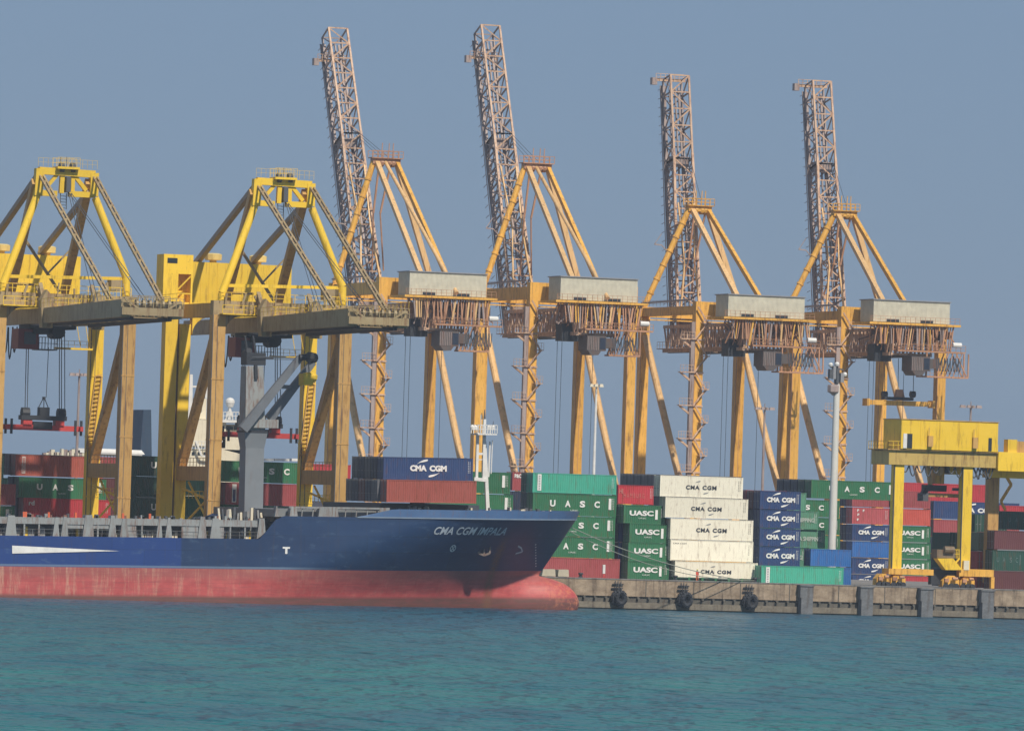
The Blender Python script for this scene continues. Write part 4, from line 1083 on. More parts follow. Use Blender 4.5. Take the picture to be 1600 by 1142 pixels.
for (p0, X, yy) in (((404, 289), XG+.6, YT+7), ((486, 291), XG+GW-.6, YT+7)):
    s_ = MB(); t = (YH-yy)/(YH-YT); zz = zgt+(tz-zgt)*t
    a_ = ya(*p0); e_ = V(X, yy, zz+.3)
    for dd in (-.25, .25): s_.beam(a_+V(dd, 0, 0), e_+V(dd, 0, 0), .24, .3)
    for k in range(16): c_ = a_.lerp(e_, k/16); s_.box(c_.x-.4, c_.x+.4, c_.y-.12, c_.y+.12, c_.z-.2, c_.z+.2)
    s_.beam(e_+V(0, 0, -.2), V(e_.x, e_.y, e_.z-1.0), .8, .8)
    s_.build('forestay', YELG, ycr)
for (X, yy) in ((XG+.6, YT+14), (XG+GW-.6, YT+14)):
    s_ = MB(); a_ = ya(446, 316); e_ = V(X, yy, tz)
    for k in range(2): s_.tube(a_+V(k*.3, 0, 0), e_+V(k*.5, 0, 0), .05, n=5)
    s_.build('boom_rope', ROPE, ycr)
# thin inner brace
s_ = MB(); s_.beam(yc(373, 385, YLA-3), yc(410, 442, YLA-3), .35, .35); s_.beam(yc(410, 442, YLA-3), yc(428, 470, YLA-3), .35); s_.beam(yc(445, 405, YLA-3), yc(410, 442, YLA-3), .22); s_.build('inner_brace', YELG, ycr)
# machinery house
h0 = atY(302, 409, rear-1); h1 = atY(456, 416, rear-1)
s_ = MB(); zb3 = ztop+.6; zt3 = h0.z
xm0, xm1 = h0.x, h1.x; s_.box(xm0, xm1, rear-1, rear+8, zb3, zt3)
for k in range(1, 12): xx = xm0+(xm1-xm0)*k/12; s_.box(xx-.04, xx+.04, rear-1.05, rear-.98, zb3, zt3)
hs = s_.build('machinery_house', YEL, ycr)
for px in (333, 403):
    s_ = MB(); c_ = atY(px, 408, rear+2); s_.lathe((c_.x, c_.y, zt3), [(0.5, 0), (.5, .4), (1.2, .45), (1.25, 1.2), (.9, 1.35), (0, 1.4)], 10)
    s_.build('roof_vent', paint('pale yellow vent paint', (.72, .55, .20), .2), hs)
s_ = MB(); b0 = atY(360, 456, YSE-.5); b1 = atY(395, 461, YSE-.5); s_.box(b0.x, b1.x, YSE-.9, YSE-.5, b1.z, b0.z); 
sign = s_.build('name_board', paint('brown board', (.24, .09, .07), .2), ycr)
s_ = MB(); zz0, zz1 = b1.z, b0.z; hh = zz1-zz0
put_text(s_, 'LARSEN &', b0.x+.5, b1.x-.4, zz0+hh*.56, zz0+hh*.92, YSE-.92, .03); put_text(s_, 'TOUBRO', b0.x+.5, b1.x-.4, zz0+hh*.08, zz0+hh*.46, YSE-.92, .03)
s_.build('lettering', plain('pale board lettering', (.5, .42, .38)), sign)
s_ = MB()
for k in range(8): px = 352+k*26; c_ = yc(px, 476, YSE-1); s_.beam(c_, c_+V(random.uniform(-.6, .6), 0, random.uniform(.6, 1.8)), random.uniform(.12, .3))
b0 = yc(505, 450, YLA-4); s_.box(b0.x, b0.x+1.4, YLA-5, YLA-3, b0.z-1.6, b0.z+.2)
s_.build('deck_machinery', YELG, ycr)
# trolley with cab, ropes, head block and spreader
YTR = 10.0; xm = XG+GW/2
zr = zgb+.1
s_ = MB(); s_.box(xm-3.2, xm+3.2, YTR-2.5, YTR+2.5, zr-.6, zr); s_.box(xm-2.4, xm-.2, YTR-2.0, YTR+2.0, zr-1.3, zr-.6)
s_.tube((xm+1.0, YTR-2, zr-1.0), (xm+1.0, YTR+1, zr-1.0), .9); tro = s_.build('trolley', BLACK, ycr)
s_ = MB(); s_.box(xm-4.4, xm-1.6, YTR-1.6, YTR+1.6, zr-3.3, zr-.7); cab = s_.build('operator_cab', paint('dark red cab paint', (.22, .03, .035), .2), ycr)
s_ = MB(); s_.box(xm-3.6, xm-2.0, YTR-1.63, YTR-1.6, zr-2.7, zr-1.1); s_.build('window', GLASS, cab)
s_ = MB(); s_.rail((xm-1.5, YTR-1.4, zr-3.3), (xm+1.0, YTR-1.4, zr-3.3), 1.6, 6, .09); s_.box(xm-1.6, xm+1.0, YTR-1.5, YTR+1.5, zr-3.4, zr-3.25); s_.beam((xm+1.0, YTR-1.4, zr-3.3), (xm+1.0, YTR-1.4, zr-.5), .1); s_.build('cab_platform', DGREY, ycr)
s_ = MB(); s_.box(xm+1.5, xm+6.6, YTR+1, YTR+2, zr-3.15, zr-2.9); s_.rail((xm+1.5, YTR+1, zr-3), (xm+6.6, YTR+1, zr-3), 1, 6, .05)
for dx in (5, 6.2): s_.beam((xm+dx, YTR+1.2, zr-3), (xm+dx-.8, YTR+1.2, zr+1), .08)
s_.build('side_platform', YEL, ycr)
sprd = atY(403, 680, YTR); zs = sprd.z; xs0 = atY(343, 678, YTR).x; xs1 = atY(465, 682, YTR).x; xsm = (xs0+xs1)/2
s_ = MB()
for dx in (-2.45, -2.15, 2.55, 2.25, 3.0):
    s_.tube((xm+dx*.95-.5, YTR, zr-.6), (xsm+dx, YTR, zs+2.0), .06, n=5)
s_.tube((xsm+.2, YTR-1, zr-3), (xsm+.1, YTR-1, zs+4), .05, n=5); s_.build('hoist_rope', ROPE, ycr)
s_ = MB(); s_.box(xsm-3.1, xsm+3.1, YTR-.8, YTR+.8, zs+1.0, zs+1.6)
for dx in (-2.4, 2.5): s_.tube((xsm+dx-.5, YTR, zs+1.9), (xsm+dx+.5, YTR, zs+1.9), .75)
s_.box(xsm-.6, xsm+.75, YTR-.6, YTR+.6, zs+1.6, zs+2.7)
for dx in (-.6, .1, .7): s_.beam((xsm+dx, YTR, zs+2.7), (xsm+.07+dx*.2, YTR, zs+3.8), .1)
s_.box(xsm-.1, xsm+.25, YTR-.2, YTR+.2, zs+3.7, zs+4.1); s_.build('head_block', BLACK, ycr)
s_ = MB(); s_.box(xs0, xs1, YTR-.5, YTR+.5, zs-.35, zs+.35); s_.box(xsm-2.8, xsm-1.6, YTR-.7, YTR+.7, zs+.35, zs+1.0); s_.box(xsm+1.6, xsm+2.8, YTR-.7, YTR+.7, zs+.35, zs+1.0)
s_.box(xs0+.2, xs0+.6, YTR-1.2, YTR+1.2, zs-.3, zs+.3); s_.box(xs1-.6, xs1-.2, YTR-1.2, YTR+1.2, zs-.3, zs+.3)
sdr = s_.build('spreader', RED, ycr)
s_ = MB()
for xx in (xs0+.3, xs0+1.1, xs1-.3, xs1-1.1): s_.beam((xx, YTR-.5, zs-.9), (xx, YTR-.5, zs+1.1), .28)
s_.box(xsm-1.4, xsm+1.2, YTR-.55, YTR+.55, zs-.2, zs+.8); s_.build('twistlock_gear', BLACK, sdr)
# festoon loops under the girder by the landside leg
s_ = MB()
for k in range(4):
    x = XG+.3; yk = YLA-6+k*2.2; pr = None
    for j in range(9):
        t = j/8; pnt = V(x, yk+2.0*t, zgb-.3-4.2*math.sin(math.pi*t)**.7*(1 if k % 2 else .8))
        if pr: s_.tube(pr, pnt, .09, n=5)
        pr = pnt
s_.build('cable_festoon', BLACK, ycr)
c2 = copy_tree(ycr); dxp = atY(435-340, 905-11, YSE).x-base.x; c2.location.x += dxp
tag(c2, 'yellow quay crane with lowered boom, cut off by the left edge of the photo')

# ================================================================== ORANGE CRANES (booms raised, facing the far quay)
def orange(cfg, label):
    Yn = cfg['Yn']; G = cfg['G']; Yf = Yn+G
    o = cfg['off']
    def n_(px, py, dy=0): return atY(px, py, Yn+dy)
    def f_(px, py, dy=0): return atY(px, py, Yf+dy)
    XBn = n_(cfg['B'], 600).x; XDn = n_(cfg['D'], 600).x
    X0, X1 = XBn, XDn; xc = (X0+X1)/2
    root = thing('ship_to_shore_crane', (xc, (Yn+Yf)/2, GZ), label, 'quay crane', 'orange quay cranes with raised booms')
    zn0 = n_(cfg['B'], cfg['nb']).z; zn1 = n_(cfg['B'], cfg['nt']).z
    zf0 = zn0+.2; zf1 = zn1-.5
    lw = 1.5
    legs = {}
    for nm, X, Y, zt in (('B', X0, Yn, zn1), ('D', X1, Yn, zn0), ('A', X0, Yf, zf1), ('C', X1, Yf, zf0)):
        s_ = MB(); s_.box(X-lw/2, X+lw/2, Y-.8, Y+.8, GZ+1.4, zt if nm in 'BD' else zf0+.01 if nm == 'C' else zf0); lg = s_.build('leg', ORA, root); legs[nm] = lg
        s_ = MB(); s_.box(X-lw/2-.02, X-lw/2+.06, Y-.83, Y-.72, GZ+1.4, zn0-.1)
        if nm == 'C': s_.box(X-.05, X+.03, Y-.83, Y-.78, GZ+1.4, zn0-.1)
        s_.build('edge_trim', RUST, lg)
    s_ = MB(); s_.box(X0-lw/2+.02, X1+lw/2, Yn-.7, Yn+.7, zn0, zn1-.02); s_.build('portal_beam', ORA, root)
    s_ = MB(); s_.box(X0-lw/2-.2, X1+lw/2+.2, Yf-.75, Yf+.75, zf0+.02, zf1); s_.box(X0-lw/2-.2, X1+lw/2, Yf-1.2, Yf-.76, zf0-.5, zf0-.3); s_.build('portal_beam', ORA, root)
    for X in (X0, X1):
        s_ = MB(); s_.box(X-.6, X+.6, Yn+.8, Yf-.8, zn0+.3, zn1-.7); s_.build('side_tie', ORA, root)
        s_ = MB(); s_.tube((X, Yf-.8, zn0-3), (X, Yn+.9, GZ+7.5), .58, n=12); s_.build('diagonal_brace', PEA, root)
        s_ = MB(); s_.box(X-.6, X+.6, Yn+.8, Yf-.8, GZ+6, GZ+8); s_.build('mid_tie', ORA, root)
        s_ = MB(); s_.beam((X-.75, Yn+.8, zn1+.3), (X-.75, Yf-.5, zf1+.6), .25); s_.rail((X-.7, Yn+.8, zn1-.6), (X-.7, Yf-.8, zn1-.6), 1.0, 14, .05); s_.build('handrail', LATG, root)
    for Y in (Yn, Yf):
        s_ = MB(); s_.box(X0-2, X1+2, Y-.7, Y+.7, GZ+1.2, GZ+2.6)
        for X in (X0, X1):
            for dx in (-1.8, -.6, .6, 1.8): s_.tube((X+dx, Y-.3, GZ+.45), (X+dx, Y+.3, GZ+.45), .45)
        s_.build('sill_beam', ORA, root)
    # stair tower on the near left leg
    s_ = MB(); s_.box(X0-1.75, X0-1.1, Yn-1.6, Yn-.9, GZ+2, zn0-1); s_.build('cable_column', LATG, root)
    s_ = MB(); zz = GZ+5; k = 0; yf = Yn-1.4
    while zz < zn0-3:
        s_.box(X0-3.6, X0-1.0, Yn-1.9, Yn-.9, zz, zz+.16); s_.rail((X0-3.6, Yn-1.9, zz+.16), (X0-1.2, Yn-1.9, zz+.16), 1.1, 5, .05)
        s_.beam((X0-3.4, yf, zz), (X0-1.6, yf, zz-1.3), .3)
        s_.beam((X0-.9, yf, zz+.2), (X0+1.1, yf, zz+2.7), .12, .26)
        s_.box(X0+.2, X0+1.5, Yn-1.9, Yn-.9, zz+2.7, zz+2.86); s_.rail((X0+.2, Yn-1.9, zz+2.86), (X0+1.5, Yn-1.9, zz+2.86), 1.1, 3, .05)
        s_.beam((X0+1.1, yf, zz+2.8), (X0-.6, yf, zz+5.4), .12, .26); s_.beam((X0+.0, yf, zz+1.2), (X0+1.3, yf, zz+2.7), .12)
        s_.box(X0-.8, X0+.85, Yn-.95, Yn-.82, zz-.1, zz+.18)
        zz += 5.4
    s_.build('stair_tower', LAT, root)
    # girders: lattice box along Y
    gy0 = Yn-7.8; gy1 = Yf+3.5
    zg1 = zn0-1.2; zg0 = zg1-4.0
    XGL, XGR = xc-3.6, xc+3.6
    for X in (XGL, XGR):
        s_ = MB()
        for z in (zg0, zg1): s_.beam((X, gy0, z), (X, gy1, z), .45, .55)
        nb = 22
        for k in range(nb):
            a_ = gy0+(gy1-gy0)*k/nb; b_ = gy0+(gy1-gy0)*(k+1)/nb
            s_.beam((X, a_, zg0), (X, a_, zg1), .22); s_.beam((X, a_, zg0 if k % 2 else zg1), (X, b_, zg1 if k % 2 else zg0), .22)
        s_.beam((X-.7, gy0+6, zg0+.3), (X-.7, gy1, zg0+.3), 1.2, .12)
        s_.rail((X-1.2, gy0+6, zg0+.35), (X-1.2, gy1, zg0+.35), 1.1, 24, .06)
        s_.build('girder', LAT, root)
    s_ = MB()
    for k in range(12):
        Y = gy0+.3+(gy1-gy0-.6)*k/11; s_.beam((XGL, Y, zg1), (XGR, Y, zg1), .35); s_.beam((XGL, Y, zg0), (XGR, Y, zg0), .3) if k in (0, 4, 8, 11) else None
        s_.beam((XGL, Y, zg1), (XGR, Y+2, zg1), .2)
    s_.build('girder_cross_tie', LAT, root)
    s_ = MB()
    for X in (XGL+.9, XGR-.9): s_.beam((X, gy0+2, zg0-.1), (X, gy1, zg0-.1), .35, .5)
    s_.build('trolley_rail', DGREY, root)
    # machinery house
    hy0 = Yn-8.0
    hl = atY(cfg['hx0'], cfg['hy0'], hy0); hr = atY(cfg['hx1'], cfg['hy0']+6, hy0); hb = atY(cfg['hx0'], cfg['hyb'], hy0)
    s_ = MB(); x0_, x1_ = hl.x, hr.x; zt = hl.z; zb_ = hb.z; dpt = 5.6
    s_.box(x0_, x1_, hy0+.04, hy0+dpt, zb_, zt-.04)
    nrib = 60
    for k in range(nrib+1):
        xx = x0_+(x1_-x0_)*k/nrib; s_.box(xx-.05, xx+.05, hy0-.03, hy0+.04, zb_+.05, zt-.1)
    for k in range(1, 22): yy = hy0+dpt*k/22; s_.box(x0_-.05, x0_+.01, yy-.05, yy+.05, zb_+.05, zt-.1)
    hs = s_.build('machinery_house', CORR, root)
    s_ = MB(); s_.box(x0_-.2, x1_+.2, hy0-.2, hy0+dpt+.2, zt-.04, zt+.12); s_.build('roof', CORRG, hs)
    s_ = MB()
    for fr_ in (.17, .62): s_.box(x0_+(x1_-x0_)*fr_, x0_+(x1_-x0_)*(fr_+.165), hy0-.06, hy0-.032, zb_+.03, zb_+.5)
    s_.build('vent_louvre', GLASS, hs)
    # house platform and the tangle of hangers underneath
    s_ = MB()
    s_.box(x0_-1.2, x1_+1.6, hy0-1.2, hy0+dpt+.6, zb_-.45, zb_-.1); s_.build('house_platform', ORA, root)
    s_ = MB(); s_.rail((x0_-1, hy0-1.2, zb_-.1), (x1_+1.4, hy0-1.2, zb_-.1), 1.0, 18, .05); s_.build('handrail', RUST, root)
    rnd = random.Random(cfg['seed'])
    s_ = MB(); zlo = zg0+.2
    nn = 30
    for k in range(nn):
        xx = x0_+.5+(x1_-x0_+.5)*k/nn
        s_.beam((xx+rnd.uniform(-1, 1), hy0+rnd.uniform(0, 4), zb_-.4-rnd.uniform(0, 2)), (xx+rnd.uniform(-2.5, 2.5), hy0+rnd.uniform(0, 4), zb_-rnd.uniform(2, 4.4)), .18, m=rnd.choice((1, 1, 4, 3)))
        if k % 4 == 1: s_.box(xx, xx+rnd.uniform(.5, 1.5), hy0+3, hy0+4, zb_-rnd.uniform(2, 3.4), zb_-rnd.uniform(.6, 1.5), m=rnd.choice((1, 4)))
        if xx < x0_+3.0: zl_ = zb_-3.6
        else: zl_ = zb_-4.6
        s_.beam((xx, hy0-.6, zb_-.4), (xx+rnd.uniform(-.7, .7), hy0-.6, zl_), rnd.choice((.14, .2, .3)), m=rnd.choice((0, 1, 1, 1, 2, 3)))
        s_.beam((xx, hy0+2.2, zb_-.4), (xx+rnd.uniform(-1.5, 1.5), hy0+2.4, zl_), .16, m=rnd.choice((1, 3)))
    s_.box(x0_+4, x1_+2.6, hy0-1.1, hy0+.6, zb_-4.75, zb_-4.5, m=1); s_.rail((x0_+4, hy0-1.1, zb_-4.5), (x1_+2.6, hy0-1.1, zb_-4.5), 1.0, 14, .07, m=1)
    s_.build('hanger_truss', [PEA, RUST, ORA, LATG, paint('dark brown machinery', (.14, .075, .05), .5)], root)
    # lower cage at the right
    s_ = MB(); cx0, cx1 = x0_+8.2, x1_+(3.2 if cfg['type'] == 'b' else .4); cz1 = zb_-4.8; cz0 = cz1-3.9
    for Y in (hy0-1, hy0+.8):
        s_.beam((cx0, Y, cz0), (cx1, Y, cz0), .25); s_.beam((cx1, Y, cz0), (cx1, Y, cz1), .2); s_.beam((cx0+1, Y, cz0), (cx0+1, Y, cz1), .2)
        s_.beam((cx1-2.2, Y, cz1), (cx1-.2, Y, cz0), .18); s_.beam((cx1-3.6, Y, cz1), (cx1-5, Y, cz0), .16)
        for k in range(4): s_.beam((cx1-4.8+k*.7, Y, cz0), (cx1-3.6+k*.8, Y, cz1), .13)
    s_.rail((cx0, hy0-1, cz0), (cx1, hy0-1, cz0), 1.1, 10, .06)
    s_.build('maintenance_cage', RUST, root)
    s_ = MB(); c_ = V(x1_+.3, hy0-1.0, zb_-3.4); s_.tube(c_, c_+V(1.5, 0, 0), .42); s_.build('cable_reel', WHITE, root)
    # trolley and cab (dark)
    tx = xc+cfg['tdx']
    s_ = MB(); s_.box(tx-1.7, tx+1.6, Yn-10, Yn-6, zg0-2.7, zg0-.3); s_.box(tx+1.6, tx+3.4, Yn-9.5, Yn-6, zg0-2.2, zg0-.6); s_.hexa([(tx-1.5, Yn-10, zg0-2.7), (tx+.8, Yn-10, zg0-2.7), (tx+.8, Yn-6, zg0-2.7), (tx-1.5, Yn-6, zg0-2.7)], [(tx-1.0, Yn-10, zg0-3.4), (tx+.3, Yn-10, zg0-3.4), (tx+.3, Yn-6, zg0-3.4), (tx-1.0, Yn-6, zg0-3.4)])
    tr = s_.build('trolley', paint('dark grey trolley', (.10, .085, .08), .5), root)
    s_ = MB(); s_.box(tx+.5, tx+1.5, Yn-10.06, Yn-9.9, zg0-2.4, zg0-.6); s_.build('operator_cab', NAVYC, tr)
    s_ = MB(); 
    for k in range(7): s_.box(tx-1.6+k*.3, tx-1.52+k*.3, Yn-10.1, Yn-10, zg0-2.6, zg0-.5)
    s_.build('cab_frame', LATG, tr)
    s_ = MB(); s_.box(xc-5.2, xc-2.2, Yn-5, Yn-2, zg0-1.2, zg0+1.6); s_.build('cable_drum_box', BLACK, root)
    s_ = MB()
    for k in range(9):
        pr = None
        for j in range(7):
            t = j/6; pnt = V(tx+2.9+k*.5+.45*t, Yn-9.5, zg0-.4-2.2*math.sin(math.pi*t)**.8)
            if pr: s_.tube(pr, pnt, .07, n=4)
            pr = pnt
    s_.build('cable_festoon', DGREY, root)
    s_ = MB()
    for dx in (-5.2, -4.4, 1.0): s_.tube((xc+dx, Yn-3, zg0), (xc+dx, Yn-3, GZ+10), .045, n=4)
    s_.build('hoist_rope', ROPE, root)
    # apex and A-frame
    al = f_(cfg['apl'][0], cfg['apl'][1]); ar = f_(cfg['apr'][0], cfg['apr'][1]); az = (al.z+ar.z)/2
    s_ = MB(); s_.box(al.x, ar.x, Yf-.7, Yf+.7, az-.9, az); s_.box(al.x-.3, ar.x+.3, Yf-1.1, Yf+1.1, az, az+.15)
    s_.rail((al.x-.3, Yf-1.1, az+.15), (ar.x+.3, Yf-1.1, az+.15), 1.1, 6, .09); s_.rail((al.x-.3, Yf+1.1, az+.15), (ar.x+.3, Yf+1.1, az+.15), 1.1, 6, .09)
    for fr_ in (.35, .6, .75): xx = al.x+(ar.x-al.x)*fr_; s_.tube((xx-.25, Yf, az-.6), (xx+.25, Yf, az-.6), .8); s_.beam((xx, Yf, az), (xx+.1, Yf, az+2.6), .12)
    s_.build('apex_frame', RUST if cfg['type'] == 'a' else ORA, root)
    s_ = MB(); e_ = V(X0-.1, Yf, zf1); t_ = V(al.x+.3, Yf, az-.6); s_.tube(e_, t_, .5, n=12)
    for k in range(1, 7): c_ = e_.lerp(t_, k/7); d_ = (t_-e_).normalized(); s_.tube(c_-d_*.15, c_+d_*.15, .62, n=12)
    s_.build('front_strut', ORA, root)
    s_ = MB(); s_.beam(V(ar.x-.4, Yf, az-.6), V(X1, Yf, zf1), .85, .85); s_.build('front_strut', PEA, root)
    s_ = MB(); s_.beam(V(al.x+.8, Yf-.4, az-.7), V(XGL, Yn-5.5, zn1), .75, .75); s_.build('backstay', PEA, root)
    s_ = MB(); s_.beam(V(ar.x-.5, Yf-.4, az-.7), V(XGR-.6, Yn+.5, zn1), .6, .75); s_.build('backstay', ORA, root)
    if cfg['type'] == 'a':
        s_ = MB(); s_.tube(V(al.x+2.2, Yf-.4, az-.5), atY(cfg['pipe'][0], cfg['pipe'][1], hy0-.8), .3, n=10); s_.build('pipe_stay', PEA, root)
    for dd in (0, 1.0):
        s_ = MB(); s_.beam(V(al.x+1.3+dd*2, Yf, az-.8), V(al.x+.9+dd*1.2, Yf+1, az-9), .28); s_.beam(V(al.x+.9+dd*1.2, Yf+1, az-9), V(xc-1.2+dd*2, Yf+3, zn1+2), .2); s_.build('folded_stay', RUST, root)
    # raised boom lattice
    hin = atX(cfg['hin'][0], cfg['hin'][1], xc); top = atX(cfg['top'][0], cfg['top'][1], xc)
    d = (top-hin).normalized(); lat = V(1, 0, 0); dep = lat.cross(d).normalized()
    Lb = (top-hin).length; W0, W1 = 4.3, 3.3; Dp = cfg['dp']
    def c4(t, i, j):
        w_ = W0+(W1-W0)*min(1, t*1.5); dp_ = (Dp+(3.5-Dp)*t)*(.6+.4*min(1, t*5))
        return hin+d*(Lb*t)+lat*(i*w_/2)+dep*(j*dp_/2)
    nb = 19 if cfg['type'] == 'a' else 16
    tj = .64 if cfg['type'] == 'a' else .71
    for (ta, tb_, nm, sx_) in ((0, tj, 'inner_boom', 0), (tj, 1, 'outer_boom', 1)):
        s_ = MB(); k0 = round(ta*nb); k1 = round(tb_*nb)
        for i in (-1, 1):
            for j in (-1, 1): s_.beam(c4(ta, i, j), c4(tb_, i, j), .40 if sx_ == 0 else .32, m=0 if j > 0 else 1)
        for k in range(k0, k1+1):
            t0, t1 = k/nb, min(tb_, (k+1)/nb)
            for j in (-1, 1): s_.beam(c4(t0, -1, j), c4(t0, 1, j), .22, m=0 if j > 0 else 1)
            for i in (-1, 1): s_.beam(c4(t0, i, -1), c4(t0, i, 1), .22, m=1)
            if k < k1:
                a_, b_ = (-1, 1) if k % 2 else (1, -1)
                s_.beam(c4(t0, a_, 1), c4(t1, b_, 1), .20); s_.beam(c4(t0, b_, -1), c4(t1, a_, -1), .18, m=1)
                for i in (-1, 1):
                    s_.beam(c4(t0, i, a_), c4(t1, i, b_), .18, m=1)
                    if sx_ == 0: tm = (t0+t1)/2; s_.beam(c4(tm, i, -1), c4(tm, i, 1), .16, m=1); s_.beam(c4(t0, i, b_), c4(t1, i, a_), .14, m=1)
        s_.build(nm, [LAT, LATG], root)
    s_ = MB()                                       # rails, cable trays and walkway inside the boom
    for i in (-.45, .15, .55): s_.beam(c4(.0, i, -.7), c4(.97, i, -.7), .22 if i < .5 else .35, .3)
    s_.beam(c4(0, -.9, -1.25), c4(.98, -.9, -1.25), .9, .08); s_.beam(c4(0, -1.25, -1.2), c4(.98, -1.25, -1.2), .12)
    for k in range(30): t = k/30; s_.beam(c4(t, -1.25, -1.2), c4(t, -1.3, -1.75), .07)
    s_.build('boom_walkway', LATG, root)
    s_ = MB(); c_ = c4(tj, 0, 0); s_.box(c_.x-1.5, c_.x+1.5, c_.y-1, c_.y+1.0, c_.z-2.0, c_.z-.3); c_ = c4(.06, 0, .5); s_.box(c_.x-1.5, c_.x+1.0, c_.y-1.2, c_.y+.5, c_.z-1.5, c_.z+1.5); s_.build('sheave_box', LATG, root)
    s_ = MB()
    q1 = c4(.92 if cfg['type'] == 'a' else 1, -1, -1); 
    s_.beam(q1+V(-1.8, 0, 0), q1+V(3.5 if cfg['type'] == 'a' else 4.0, 0, 0), .5, .5); s_.box(q1.x-2.1, q1.x-1.2, q1.y-.5, q1.y+.5, q1.z-.9, q1.z+.3, m=1)
    s_.rail(q1+V(-1.5, -.6, 0), q1+V(3.5, -.6, 0), 1.0, 6, .08)
    s_.build('boom_tip_gear', [LAT, LATG], root)
    for i in (-1, 1):                               # links lying on the boom face
        s_ = MB(); s_.beam(c4(.52, i*.8, 1.1), c4(.30, i*.45, 1.3), .22); s_.beam(c4(.30, i*.45, 1.3), c4(.08, i*.9, 1.2), .26); s_.build('boom_link', PEA, root)
    s_ = MB()
    for k in range(3): s_.tube(c4(tj, .3*k, 1), V(al.x+1+k*.8, Yf, az+.5), .05, n=4)
    s_.build('boom_rope', ROPE, root)
    # bracket arm left of the strut
    s_ = MB(); e2 = V(X0-.1, Yf, zf1).lerp(V(al.x+.3, Yf, az-.6), .42 if cfg['type'] == 'a' else .55); s_.beam(e2, e2+V(-1.3, 0, 1.3), .14); s_.beam(e2+V(-1.3, 0, 1.3), e2+V(-2.6, 0, 1.4), .2); s_.tube(e2+V(-2.6, 0, 1.4), e2+V(-1.4, 0, 3.2), .07, n=5); s_.build('lamp_bracket', LATG, root)
    return root
ca = dict(type='a', dp=5.6, Yn=180, G=23.6, off=0, B=828, D=983, nb=470, nt=441, hx0=877, hx1=996, hy0=432, hyb=468, apl=(817, 256), apr=(860, 257), hin=(815, 515), top=(761, 47), pipe=(950, 466), tdx=-1.0, seed=1)
def shifted(c, dx, dy, **kw):
    n = dict(c)
    for k in ('B', 'D', 'hx0', 'hx1'): n[k] = c[k]+dx
    for k in ('nb', 'nt', 'hy0', 'hyb'): n[k] = c[k]+dy
    for k in ('apl', 'apr', 'hin', 'top', 'pipe'):
        if c[k]: n[k] = (c[k][0]+dx, c[k][1]+dy)
    n.update(kw); return n
c_2 = orange(ca, 'orange quay crane with tall raised boom, second from left of the four')
c_1 = orange(shifted(ca, -236, -8, top=(523, 52), tdx=-.2, seed=11), 'orange quay crane with tall raised boom, leftmost of the four')
cb = dict(type='b', dp=4.2, Yn=176, G=24.5, off=0, B=1088, D=1241, nb=494, nt=471, hx0=1139, hx1=1257, hy0=460, hyb=494, apl=(1074, 322), apr=(1110, 323), hin=(1074, 540), top=(1056, 122), tdx=.6, seed=5, pipe=None)
c_3 = orange(cb, 'orange quay crane with shorter raised boom, third from left of the four')
c_4 = orange(shifted(cb, 227, 8, top=(1278, 131), tdx=1.0, seed=23), 'orange quay crane with shorter raised boom, rightmost, with a hanging spreader')
# hanging spreader of the rightmost orange crane
YQ = 174.0
def q_(px, py): return atY(px, py, YQ)
s_ = MB(); a_ = q_(1353, 628); b_ = q_(1455, 631); s_.box(a_.x, b_.x, YQ-.5, YQ+.5, a_.z-.4, a_.z+.4)
for e_ in (a_, b_): s_.box(e_.x-.2, e_.x+.3, YQ-1, YQ+1, a_.z-.6, a_.z+.6)
s2 = s_.build('spreader', ORA, None)
spr = thing('spreader', (q_(1405, 628).x, YQ, a_.z), 'orange spreader hanging from ropes under the rightmost orange crane', 'spreader')
s2.name = 'spreader_beam'; s2.parent = spr; s2.matrix_parent_inverse = Matrix.Translation(-spr.location)
s_ = MB(); s_.box(a_.x+3.0, a_.x+8.2, YQ-.7, YQ+.7, a_.z+.5, a_.z+1.0)
for px in (1382, 1426): c_ = q_(px, 616); s_.tube(c_+V(-.4, 0, 0), c_+V(.4, 0, 0), .55)
s_.build('head_block', BLACK, spr)
s_ = MB(); c_ = q_(1405, 618); s_.hexa([(c_.x-.9, YQ-.6, c_.z-.8), (c_.x+.9, YQ-.6, c_.z-.8), (c_.x+.9, YQ+.6, c_.z-.8), (c_.x-.9, YQ+.6, c_.z-.8)], [(c_.x-.5, YQ-.4, c_.z+1), (c_.x+.5, YQ-.4, c_.z+1), (c_.x+.5, YQ+.4, c_.z+1), (c_.x-.5, YQ+.4, c_.z+1)]); s_.build('cable_basket', RUST, spr)
s_ = MB()
for px in (1382, 1403, 1427): s_.tube(q_(px, 614), q_(px+1, 560), .06, n=4)
s_.build('hoist_rope', ROPE, spr)

# ================================================================== YELLOW RAIL GANTRY AT THE RIGHT
YG = 5.0
def g_(px, py, Y=YG): return atY(px, py, Y)
gb = g_(1455, 912)
gc = thing('rail_gantry_crane', (gb.x, 9, GZ), 'yellow yard gantry crane with boxy machinery house near the right edge', 'gantry crane')
xl0, xl1 = g_(1396, 800).x, g_(1411, 800).x; xr0, xr1 = g_(1503, 800).x, g_(1518, 800).x
zt0 = g_(1400, 726).z; zt1 = g_(1400, 703).z; zbs = g_(1400, 890).z
for (a, b_) in ((xl0, xl1), (xr0, xr1)):
    s_ = MB(); s_.box(a, b_, YG, YG+1.2, zbs-.3, zt0+.02); lg = s_.build('leg', YEL, gc)
    s_ = MB(); s_.box(a-.03, a+.07, YG-.03, YG+.2, zbs, zt0); s_.build('edge_trim', DGREY, lg)
xf = atY(1553, 770, YG+4.6)
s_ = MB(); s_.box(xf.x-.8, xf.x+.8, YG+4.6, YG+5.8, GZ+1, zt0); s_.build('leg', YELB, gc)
xf2 = atY(1511, 770, YG+4.6).x
